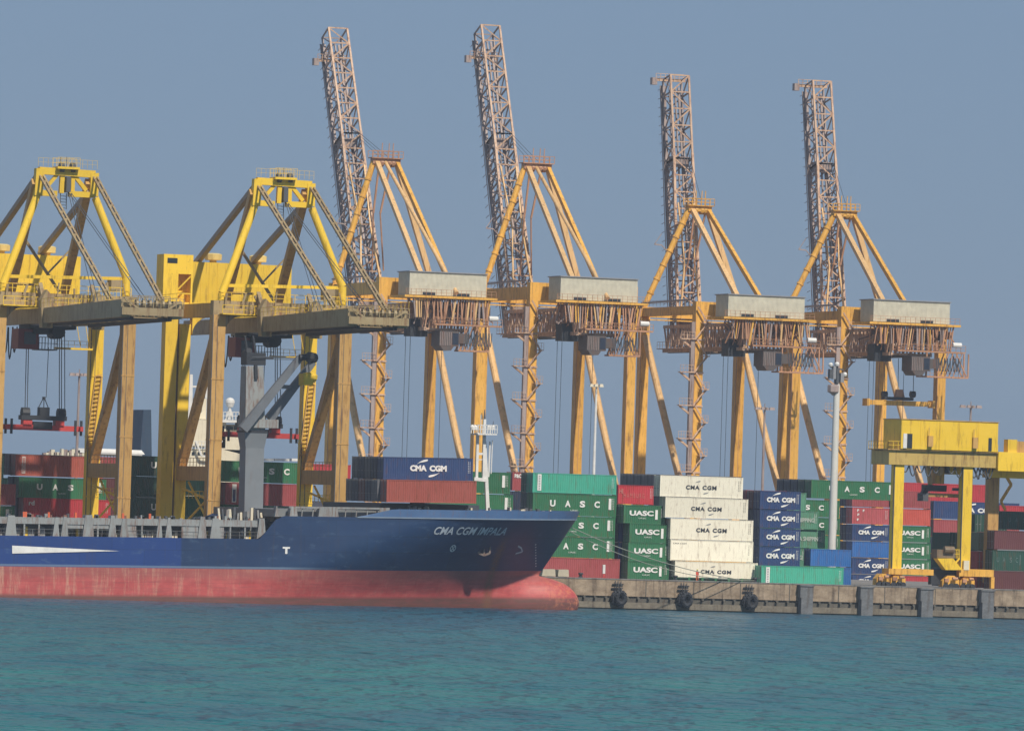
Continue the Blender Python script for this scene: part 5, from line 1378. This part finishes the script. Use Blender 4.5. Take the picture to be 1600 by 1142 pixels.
s_ = MB(); s_.box(xf2-.8, xf2+.8, YG+4.6, YG+5.8, GZ+1, zt0); s_.build('leg', YELB, gc)
ga = g_(1388, 703).x; gd = g_(1556, 709).x
s_ = MB(); s_.box(ga, gd, YG-.3, YG+1.8, zt0+.02, zt1); s_.box(ga, gd, YG+4.6, YG+5.8, zt0+.02, zt1)
s_.box(ga, ga+1.2, YG+1.8, YG+4.6, zt0+.1, zt1-.1)
s_.build('top_girder', paint('weathered girder paint', (.60, .42, .10), .5, .35), gc)  # weathered brown, darkened too by painted-in shade under the platform
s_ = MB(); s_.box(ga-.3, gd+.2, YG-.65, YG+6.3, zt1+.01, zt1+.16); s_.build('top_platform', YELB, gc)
s_ = MB(); s_.rail((ga-.3, YG-.6, zt1+.16), (gd, YG-.6, zt1+.16), 1.05, 22, .06); s_.rail((ga-.3, YG-.6, zt1+.16), (ga-.3, YG+6.2, zt1+.16), 1.05, 8, .06); s_.build('handrail', YEL, gc)
s_ = MB(); s_.box(gd+.01, gd+14, YG-.9, YG+1.9, zt0-.35, zt1+.25); s_.box(gd+.01, gd+14, YG+1.9, YG+4.4, zt0-1.3, zt0+.3); s_.build('side_boom', YEL, gc)
s_ = MB(); zz = zt1+.2; b0 = g_(1572, 700).x; s_.box(b0, b0+1.4, YG-.6, YG+.8, zt1+.25, zt1+2.0); s_.box(g_(1583, 690).x, g_(1583, 690).x+4, YG, YG+2, zt1+.25, zt1+1.8, m=1); s_.build('control_box', [YEL, YELB], gc)
# house on top
hA, hB = g_(1409, 655, YG-.8), g_(1560, 660, YG-.8)
s_ = MB(); s_.box(hA.x, hB.x, YG-.8, YG+5.4, zt1+.2, hA.z)
for k in range(1, 5): xx = hA.x+(hB.x-hA.x)*k/5; s_.box(xx-.04, xx+.04, YG-.84, YG-.79, zt1+.25, hA.z)
hs = s_.build('machinery_house', YEL, gc)
s_ = MB(); s_.box(hA.x-.1, hB.x+.1, YG-.9, YG+5.5, hA.z, hA.z+.1); s_.build('roof', YELB, hs)
s_ = MB(); d0 = g_(1414, 680).x; s_.box(d0, d0+.75, YG-.86, YG-.82, zt1+.3, zt1+2.3); s_.box(g_(1541, 680).x, g_(1541, 680).x+.5, YG-.86, YG-.82, zt1+.3, zt1+2.1); s_.build('door', GLASS, hs)
s_ = MB(); s_.box(d0-.6, d0-.05, YG-.9, YG-.82, zt1+.3, zt1+2.3); s_.build('door_panel', WHITE, hs)
s_ = MB()
for px in (1449, 1519): xx = g_(px, 690).x; s_.box(xx-.35, xx+.35, YG-1.2, YG-.84, zt1+.6, zt1+2.1); s_.beam((xx-.3, YG-1.2, zt1+2.1), (xx-.3, YG-1.2, zt1+3.2), .09)
s_.build('vent_hood', YELB, hs)
# festoon under girder
s_ = MB()
for k in range(12):
    x0_ = ga+2.2+k*1.15; pr = None
    if k in (5,): continue
    for j in range(7):
        t = j/6; pnt = V(x0_+1.05*t, YG+.3, zt0-.05-(.9+.5*(k % 2))*math.sin(math.pi*t)**.8)
        if pr: s_.tube(pr, pnt, .10, n=5)
        pr = pnt
for k in range(3): s_.beam((gd-4.4+k*1.3, YG+.5, zt0), (gd-3.6+k*1.3, YG+.5, zt0-1.6), .2); s_.beam((gd-3.2+k*1.3, YG+.5, zt0), (gd-3.6+k*1.3, YG+.5, zt0-1.6), .2)
s_.build('cable_festoon', DGREY, gc)
# trolley, cab, spreader inside
YK = YG+4
def k_(px, py): return atY(px, py, YK)
s_ = MB(); a_, b_ = k_(1480, 722), k_(1515, 742); s_.box(a_.x, b_.x, YK-1, YK+1, b_.z, a_.z+.3); cab = s_.build('operator_cab', YEL, gc)
s_ = MB(); a_ = k_(1474, 722); s_.box(a_.x, a_.x+.55, YK-1.02, YK+.9, b_.z+.1, a_.z); s_.build('window', GLASS, cab)
s_ = MB(); a_, b_ = k_(1450, 726), k_(1472, 756); s_.box(a_.x+.9, b_.x, YK-.7, YK+.7, b_.z, a_.z); s_.beam(k_(1450, 728), k_(1454, 762), .5, .5, m=1); s_.tube(k_(1463, 735)+V(0, -1, 0), k_(1463, 735)+V(0, -.7, 0), .7, m=1)
s_.build('hoist_carriage', [ORA, PEA], gc)
s_ = MB(); a_, b_ = k_(1444, 757), k_(1475, 768); s_.box(a_.x, b_.x, YK-.9, YK+.9, b_.z, a_.z); s_.beam(k_(1440, 776), k_(1448, 762), .7); s_.build('head_block', BLACK, gc)
s_ = MB(); a_, b_ = k_(1446, 770), k_(1514, 778); s_.box(a_.x, b_.x, YK-.6, YK+.6, b_.z, a_.z); sdr = s_.build('spreader', paint('yellow brown spreader', (.50, .30, .09), .5), gc)
s_ = MB(); a_ = k_(1438, 770); s_.box(a_.x, a_.x+.8, YK-1, YK+1, a_.z-1.1, a_.z); a_ = k_(1490, 762); s_.box(a_.x, a_.x+2.6, YK-.5, YK+.5, a_.z-.4, a_.z); s_.build('twistlock_gear', DGREY, sdr)
# sill beams and bogies
s_ = MB(); z1 = g_(1400, 888).z; z0 = g_(1400, 897).z
s_.box(xl0-.6, g_(1457, 890).x, YG-.4, YG+2, z0, z1+.0); s_.build('sill_beam', ORA, gc)
s_ = MB(); s_.box(g_(1497, 890).x, g_(1551, 890).x, YG-.45, YG+1.9, z0, z1+.2); e_ = g_(1547, 900).x; s_.box(e_, e_+.5, YG-.4, YG+.2, GZ+.3, z0); s_.build('sill_beam', ORA, gc)
def bogie(x0, x1):
    s_ = MB(); w_ = x1-x0
    s_.poly([(x0, GZ+.35), (x1, GZ+.35), (x1, GZ+1.3), (x0+w_*.7, GZ+1.9), (x0+w_*.3, GZ+1.9), (x0, GZ+1.2)], YG-.2, YG+1.2)
    bg_ = s_.build('bogie', ORA, gc)
    for k in range(3):
        cx = x0+w_*(.18+.32*k); s_ = MB(); s_.tube((cx, YG-.4, GZ+.42), (cx, YG-.2, GZ+.42), .42, n=14); s_.build('wheel', BLACK, bg_)
    s_ = MB(); s_.box(x0+.2, x0+.8, YG-.6, YG-.2, GZ+1.0, GZ+1.5); s_.tube((x0+w_*.5, YG-.7, GZ+1.5), (x0+w_*.8, YG-.7, GZ+1.5), .22); s_.build('drive_motor', RUST, bg_)
bogie(g_(1369, 905).x, g_(1389, 905).x); bogie(g_(1391, 905).x, g_(1414, 905).x); bogie(g_(1472, 905).x, g_(1498, 905).x); bogie(g_(1500, 905).x, g_(1522, 905).x)
# stairs and generator on the sill
s_ = MB(); P = [g_(1462, 866), g_(1488, 880), g_(1500, 890), g_(1478, 890)]
s_.poly([(p.x, p.z) for p in reversed([g_(1461, 872), g_(1486, 872), g_(1500, 890), g_(1474, 890)])], YG-.8, YG+.6); s_.build('stair_panel', YEL, gc)
s_ = MB(); a_ = g_(1462, 858); b_ = g_(1490, 872); s_.box(a_.x, b_.x, YG-.5, YG+1.4, b_.z, a_.z); s_.tube((a_.x+1, YG-.6, a_.z), (b_.x-.3, YG-.6, a_.z), .5); s_.build('generator', paint('olive grey machinery', (.20, .15, .09), .5), gc)
s_ = MB(); s_.box(g_(1458, 890).x, g_(1500, 890).x, YG+.6, YG+1.6, GZ+.6, z1); s_.build('cable_reel_housing', BLACK, gc)
s_ = MB(); s_.rail(g_(1486, 872), g_(1499, 872), 1.2, 5, .08); s_.beam(g_(1489, 884), g_(1499, 872), .2); a_ = g_(1507, 880); s_.box(a_.x-.3, a_.x+.5, YG-.5, YG-.1, a_.z-.9, a_.z+.4, m=1); s_.build('stair', [YEL, CREAM], gc)
s_ = MB(); s_.beam(atY(1564, 730, YG+6), atY(1580, 757, YG+6), .35); s_.beam(atY(1580, 757, YG+6), atY(1564, 783, YG+6), .35); s_.beam(atY(1564, 783, YG+6), atY(1571, 797, YG+6), .3); s_.build('cable_arm', ORA, gc)

# ================================================================== FAR SHIP SUPERSTRUCTURE
YB = 245.0
def b_(px, py, dy=0): return atY(px, py, YB+dy)
fs = thing('cargo_ship', (b_(330, 720).x, YB+14, 0), 'far white and cream ship superstructure seen behind the yellow crane legs', 'ship')
s_ = MB(); x0_, x1_ = b_(-160, 760).x, b_(620, 760).x; s_.box(x0_, x1_, YB, YB+28, -3, 13); s_.build('hull', paint('dark far hull', (.05, .06, .09), .3), fs)
def bx(px0, px1, py0, py1, d0=0, d1=12): 
    a, b2 = b_(px0, py0, d0), b_(px1, py1, d0); return a.x, b2.x, YB+d0, YB+d1, b2.z, a.z
s_ = MB(); s_.box(*bx(288, 384, 700, 790)); s_.hexa([b_(340, 700), b_(388, 712), b_(388, 712, 11), b_(340, 700, 11)], [b_(352, 676), b_(378, 676), b_(378, 676, 11), b_(352, 676, 11)])
s_.box(*bx(296, 352, 655, 700)); s_.box(*bx(336, 376, 662, 678, .5, 10)); s_.box(*bx(303, 322, 622, 655, 2, 8))
sup = s_.build('superstructure', CREAM, fs)
s_ = MB(); s_.box(*bx(344, 364, 665, 672, .3, .5)); s_.box(*bx(366, 374, 665, 672, .3, .5))
for k in range(5): s_.box(*bx(300+k*9, 304+k*9, 706, 711, -.1, .05))
s_.build('window', GLASS, sup)
s_ = MB(); s_.box(*bx(332, 380, 655, 661, -1, 11)); s_.rail(b_(334, 655, -1), b_(378, 656, -1), 1.3, 9, .12); s_.rail(b_(290, 700, -.8), b_(330, 701, -.8), 1.2, 8, .12); s_.build('bridge_roof', WHITE, fs)
s_ = MB(); s_.beam(b_(357, 656), b_(359, 634), .7, w2=.25); s_.beam(b_(364, 656), b_(360, 640), .25); s_.beam(b_(352, 656), b_(358, 640), .2); s_.build('radar_mast', WHITE, fs)
s_ = MB(); c_ = b_(359.5, 629); s_.lathe(c_, [(0, -.85), (.55, -.75), (.8, 0), (.75, .4), (.45, .75), (0, .88)], 16); s_.build('radar_dome', WHITE, fs, smooth=True)
s_ = MB(); s_.beam(b_(296, 660), b_(298, 585), .8, w2=.5); s_.box(*bx(291, 325, 602, 606, 0, 3)); s_.beam(b_(322, 622), b_(322, 585), .5, w2=.2); s_.build('signal_mast', WHITE, fs)
s_ = MB(); s_.beam(b_(306, 690, -1), b_(315, 712, -1), .3); s_.beam(b_(315, 712, -1), b_(330, 714, -1), .3); s_.beam(b_(338, 700, -1), b_(348, 684, -1), .5); s_.build('boat_davit', WHITE, fs)
s_ = MB(); P0 = [b_(229, 716), b_(248, 716), b_(247, 640), b_(235, 640)]
s_.poly([(p.x, p.z) for p in P0], YB+4, YB+10); s_.build('funnel', paint('blue black funnel', (.018, .05, .10), .2), fs)
s_ = MB(); a, c_ = b_(115, 707), b_(222, 710); 
for px in (118, 140, 163, 190): pass
s_.tube(b_(150, 706), b_(221, 709), .62, n=12); s_.lathe(b_(221, 709), [(.62, -.1), (.3, .3), (0, .5)], 8); s_.box(*bx(118, 132, 700, 708, 0, 2)); s_.build('deck_pipe', WHITE, fs)
s_ = MB(); rnd = random.Random(4)
for k in range(16): p = b_(68+k*4, 709); s_.box(p.x, p.x+.35+rnd.random()*.3, YB, YB+1, p.z-1, p.z+rnd.uniform(.1, .9), m=k % 2)
for px0, px1 in ((408, 428), (430, 452), (456, 466)): s_.box(*bx(px0, px1, 716, 720.5, 0, 2), m=2)
s_.build('deck_fittings', [LATG, CREAM, WHITE], fs)

# ================================================================== LIGHT MASTS
def small_mast(px, py, Y, label, wide=14, white=False):
    top = atY(px, py, Y); o = thing('floodlight_mast', (top.x, Y, GZ), label, 'light mast', 'slender floodlight masts in the yard')
    s_ = MB(); s_.tube((top.x, Y, GZ), (top.x, Y, top.z), .32, .16, 10); s_.build('pole', WHITE if white else LATG, o)
    s_ = MB(); s_.tube((top.x, Y, top.z-.25), (top.x, Y, top.z), .45, .45, 10); s_.beam((top.x-wide*.09, Y, top.z), (top.x+wide*.09, Y, top.z), .12); s_.beam((top.x, Y-1.2, top.z), (top.x, Y+1.2, top.z), .12); s_.tube((top.x, Y, top.z), (top.x, Y, top.z+.8), .08); s_.build('lamp_carrier', LATG, o)
    for k in range(6):
        a = 2*math.pi*k/6; c_ = V(top.x+math.cos(a)*wide*.09, Y+math.sin(a)*1.1, top.z)
        s_ = MB(); s_.hexa([c_+V(-.3, -.2, -.25), c_+V(.3, -.2, -.25), c_+V(.3, .2, -.25), c_+V(-.3, .2, -.25)], [c_+V(-.2, -.15, .2), c_+V(.2, -.15, .2), c_+V(.2, .15, .2), c_+V(-.2, .15, .2)]); s_.build('lamp_head', LATG if not white else CREAM, o)
small_mast(932, 602, 120, 'slender white floodlight mast between the second orange crane legs', 9, True)
small_mast(1195, 638, 160, 'thin grey floodlight mast behind the third orange crane', 16)
small_mast(1517, 635, 150, 'thin floodlight mast sticking up behind the yellow gantry machinery house', 18)
small_mast(124, 585, 140, 'thin floodlight mast left of the left yellow crane stair leg', 14)
# big near pole
YP = 17.5
pb = atY(1299.5, 870, YP); pt_ = atY(1306.5, 600, YP)
lp = thing('light_pole', (pb.x, YP, GZ), 'thick white pole with lamps and a round housing beside the green containers', 'light pole')
s_ = MB(); s_.tube((pb.x, YP, GZ), (pb.x, YP, pt_.z), .62, .42, 18); s_.build('pole', paint('chalky white pole', (.66, .66, .62), .15), lp)
s_ = MB(); c_ = atY(1300, 607, YP); s_.lathe((pb.x-.55, YP, c_.z), [(.1, -.95), (.45, -.65), (.85, -.45), (.85, .35), (.8, .5), (.1, .55)], 8); s_.build('round_housing', LATG, lp)
s_ = MB()
for k, (px, py, w_, h_) in enumerate(((1298, 584, .5, 1.3), (1303, 582, .4, 1.8), (1308, 588, .4, 1.9), (1315, 590, .5, 1.3))): c_ = atY(px, py, YP-.3); s_.box(c_.x-w_/2, c_.x+w_/2, YP-.6, YP+.1, c_.z-h_/2, c_.z+h_/2, m=k % 2)
s_.beam(atY(1297, 573, YP), atY(1318, 578, YP), .18); s_.beam(atY(1307, 600, YP), atY(1307, 570, YP), .35); s_.build('antenna_bracket', [DGREY, CORRG], lp)
for px, py in ((1298, 570), (1308, 569), (1320, 585)):
    c_ = atY(px, py, YP-.4); s_ = MB(); s_.lathe(c_, [(0, -.32), (.26, -.22), (.34, .05), (.2, .28), (0, .32)], 10); s_.build('lamp_head', WHITE, lp, smooth=True)

# ================================================================== QUAYSIDE ODDMENTS
cbk = None
for px0, px1, lab in ((846, 868, 'larger cream concrete block on the quay edge beside the bulbous bow'), (872, 889, 'smaller cream concrete block on the quay edge beside the bulbous bow')):
    a = atY(px0, 893, 1.2); e = atY(px1, 905, 1.2); o = thing('concrete_block', ((a.x+e.x)/2, 2, GZ), lab, 'concrete block')
    s_ = MB(); s_.hexa([(a.x, 1.2, GZ+.35), (e.x, 1.2, GZ+.35), (e.x, 2.8, GZ+.35), (a.x, 2.8, GZ+.35)], [(a.x+.1, 1.25, GZ+1.25), (e.x-.08, 1.25, GZ+1.3), (e.x-.08, 2.7, GZ+1.3), (a.x+.1, 2.7, GZ+1.25)]); s_.build('block', CONCB, o)
    s_ = MB(); s_.box(a.x+.25, a.x+.6, 1.25, 2.7, GZ+.28, GZ+.35); s_.box(e.x-.6, e.x-.25, 1.25, 2.7, GZ+.28, GZ+.35); s_.box(a.x+.25, e.x-.25, 1.4, 2.6, GZ, GZ+.28); s_.build('skid', DGREY, o)
for px, lab in ((943, 'red and white marker post on the quay edge below the maroon container'),):
    a = atY(px, 908, .9); o = thing('marker_post', (a.x, .9, GZ+.3), lab, 'marker post')
    s_ = MB(); s_.box(a.x-.17, a.x+.17, .8, 1.0, GZ+.9, GZ+2.1); s_.build('white_board', WHITE, o)
    s_ = MB(); s_.beam((a.x-.1, .9, GZ+.3), (a.x, .9, GZ+.95), .14); s_.beam((a.x+.2, .9, GZ+.3), (a.x, .9, GZ+.9), .12); s_.build('red_foot', RED, o)
bo = None
for px, lab in ((907, 'small dark mooring bollard nearest the bulbous bow'), (1055, 'small dark mooring bollard beside the flat rack'), (1405, 'small dark bollard in front of the gantry bogies'), (1180, 'small dark mooring bollard left of the ground level turquoise container')):
    a = atY(px, 908, 1.1)
    if bo is None:
        bo = thing('bollard', (a.x, 1.1, GZ+.3), lab, 'bollard', 'mooring bollards along the quay edge')
        s_ = MB(); s_.lathe((a.x, 1.1, GZ+.3), [(.4, -.3), (.4, 0), (.22, .08), (.2, .35), (.36, .45), (.3, .62), (0, .66)], 12); s_.build('post', BLACK, bo, smooth=True)
    else:
        c_ = copy_tree(bo); c_.location.x = a.x; tag(c_, lab)
def line(name, p, q, sag, r, label, mat=ROPEL):
    mb = MB(); pr = None
    for k in range(25):
        t = k/24; pnt = p.lerp(q, t)-V(0, 0, sag*4*t*(1-t))
        if pr: mb.tube(pr, pnt, r, n=5)
        pr = pnt
    o = mb.build(name, mat); tag(o, label, 'mooring line', 'mooring lines from the bow')
pbow = atY(889, 822, -17)
line('mooring_line', pbow, V(atY(1155, 905, 1.1).x, 1.1, GZ+.6), .9, .06, 'upper pale mooring rope running from bow past the small green containers')
line('mooring_line', pbow+V(-.4, .6, -.3), V(atY(1180, 908, 1.1).x, 1.1, GZ+.5), 1.7, .05, 'lower sagging mooring rope running from the bow to the quay')
line('mooring_line', atY(851, 868, -16)+V(0, 0, 0), V(atY(846, 903, 1).x, 1.0, GZ+.4), .1, .07, 'short white mooring rope beside the stem', LETW)

# people
def person(loc, label, top_c, leg_c, facing=0, pose=0):
    J = {'pel': (0, 0, .95), 'spi': (0, 0, 1.2), 'che': (0, .01, 1.42), 'nec': (0, 0, 1.53), 'hea': (0, -.01, 1.68), 'cro': (0, 0, 1.77)}
    E = [('pel', 'spi'), ('spi', 'che'), ('che', 'nec'), ('nec', 'hea'), ('hea', 'cro')]
    Rr = {'pel': .155, 'spi': .135, 'che': .16, 'nec': .06, 'hea': .10, 'cro': .06}
    for s, n in ((-1, 'l'), (1, 'r')):
        kx = .12*s; J['hip'+n] = (.09*s, 0, .9); J['kne'+n] = (.11*s, -.05-.08*pose*s, .5); J['ank'+n] = (.13*s, .02+.10*pose*s, .09); J['toe'+n] = (.14*s, -.14+.10*pose*s, .05)
        J['sho'+n] = (.19*s, 0, 1.42); J['elb'+n] = (.27*s, -.03+.05*pose*s, 1.13); J['wri'+n] = (.27*s, -.16, .92); J['pal'+n] = (.27*s, -.19, .85)
        E += [('pel', 'hip'+n), ('hip'+n, 'kne'+n), ('kne'+n, 'ank'+n), ('ank'+n, 'toe'+n), ('che', 'sho'+n), ('sho'+n, 'elb'+n), ('elb'+n, 'wri'+n), ('wri'+n, 'pal'+n)]
        Rr.update({'hip'+n: .10, 'kne'+n: .065, 'ank'+n: .045, 'toe'+n: .04, 'sho'+n: .075, 'elb'+n: .05, 'wri'+n: .032, 'pal'+n: .036})
        for f in range(5):
            a = -.03+.016*f; L_ = (.05, .075, .085, .08, .06)[f]
            J['f%d%s' % (f, n)] = (.27*s+(.035*-s if f == 0 else 0), -.19+a, .85-(.03 if f == 0 else L_)); E.append(('pal'+n, 'f%d%s' % (f, n))); Rr['f%d%s' % (f, n)] = .010
    ks = list(J); me = bpy.data.meshes.new('person'); me.from_pydata([J[k] for k in ks], [(ks.index(a), ks.index(b)) for a, b in E], [])
    o = bpy.data.objects.new('t', me); col.objects.link(o)
    o.modifiers.new('s', 'SKIN'); sv_ = me.skin_vertices[0].data
    for i, k in enumerate(ks): sv_[i].radius = (Rr[k], Rr[k]*.85); sv_[i].use_root = (k == 'pel')
    sb = o.modifiers.new('u', 'SUBSURF'); sb.levels = 1; sb.render_levels = 1
    dg = bpy.context.evaluated_depsgraph_get(); m2 = bpy.data.meshes.new_from_object(o.evaluated_get(dg)); bpy.data.objects.remove(o)
    m2.materials.clear()
    for mm in (plain('clothing '+label[:12], top_c), plain('trousers '+label[:12], leg_c), plain('skin', (.30, .16, .10)), plain('boots', (.03, .03, .03))): m2.materials.append(mm)
    for p in m2.polygons:
        z = p.center.z; p.material_index = 2 if z > 1.52 or (z < .93 and abs(p.center.x) > .2 and z > .7) else 3 if z < .12 else 1 if z < .95 else 0
        p.use_smooth = True
    ob = bpy.data.objects.new('person', m2); col.objects.link(ob); ob.location = loc; ob.rotation_euler = (0, 0, facing)
    tag(ob, label, 'person')
    h = MB(); h.lathe((0, 0, 1.73), [(.13, -.01), (.125, .03), (.09, .08), (0, .10)], 12); hm = h.build('helmet', plain('helmet paint', (.75, .7, .2)), None, smooth=True); hm.parent = ob
    return ob
a = atY(1089, 908, 3.5); person((a.x, 3.5, GZ), 'worker in red orange overalls standing before the lowest white container', (.72, .10, .05), (.72, .16, .05), .4, 1)
for px, f, lab in ((351, .6, 'crew member in dark clothes on the ship side passage, left one of the pair'), (378, -.5, 'crew member in dark clothes on the ship side passage, right one of the pair')):
    a = atY(px, 834, -30.0); zd = ZD-.15+TR*(a.x-T0); person((a.x, -30.0, zd), lab, (.03, .035, .05), (.03, .04, .07), f, .5)

# ================================================================== HAZE
hz, nt, b = newmat('haze air')
nt.nodes.remove(b); pv = nt.nodes.new('ShaderNodeVolumePrincipled'); nt.links.new(pv.outputs[0], nt.nodes['Material Output'].inputs['Volume'])
pv.inputs['Density'].default_value = .00010; pv.inputs['Color'].default_value = (.72, .84, .98, 1); pv.inputs['Anisotropy'].default_value = 0.0
mb = MB(); mb.box(-2700, 2700, -2300, 2700, -5.5, 110); tag(mb.build('haze', hz), 'thin pale haze in the air over the harbour', None, None, 'stuff')
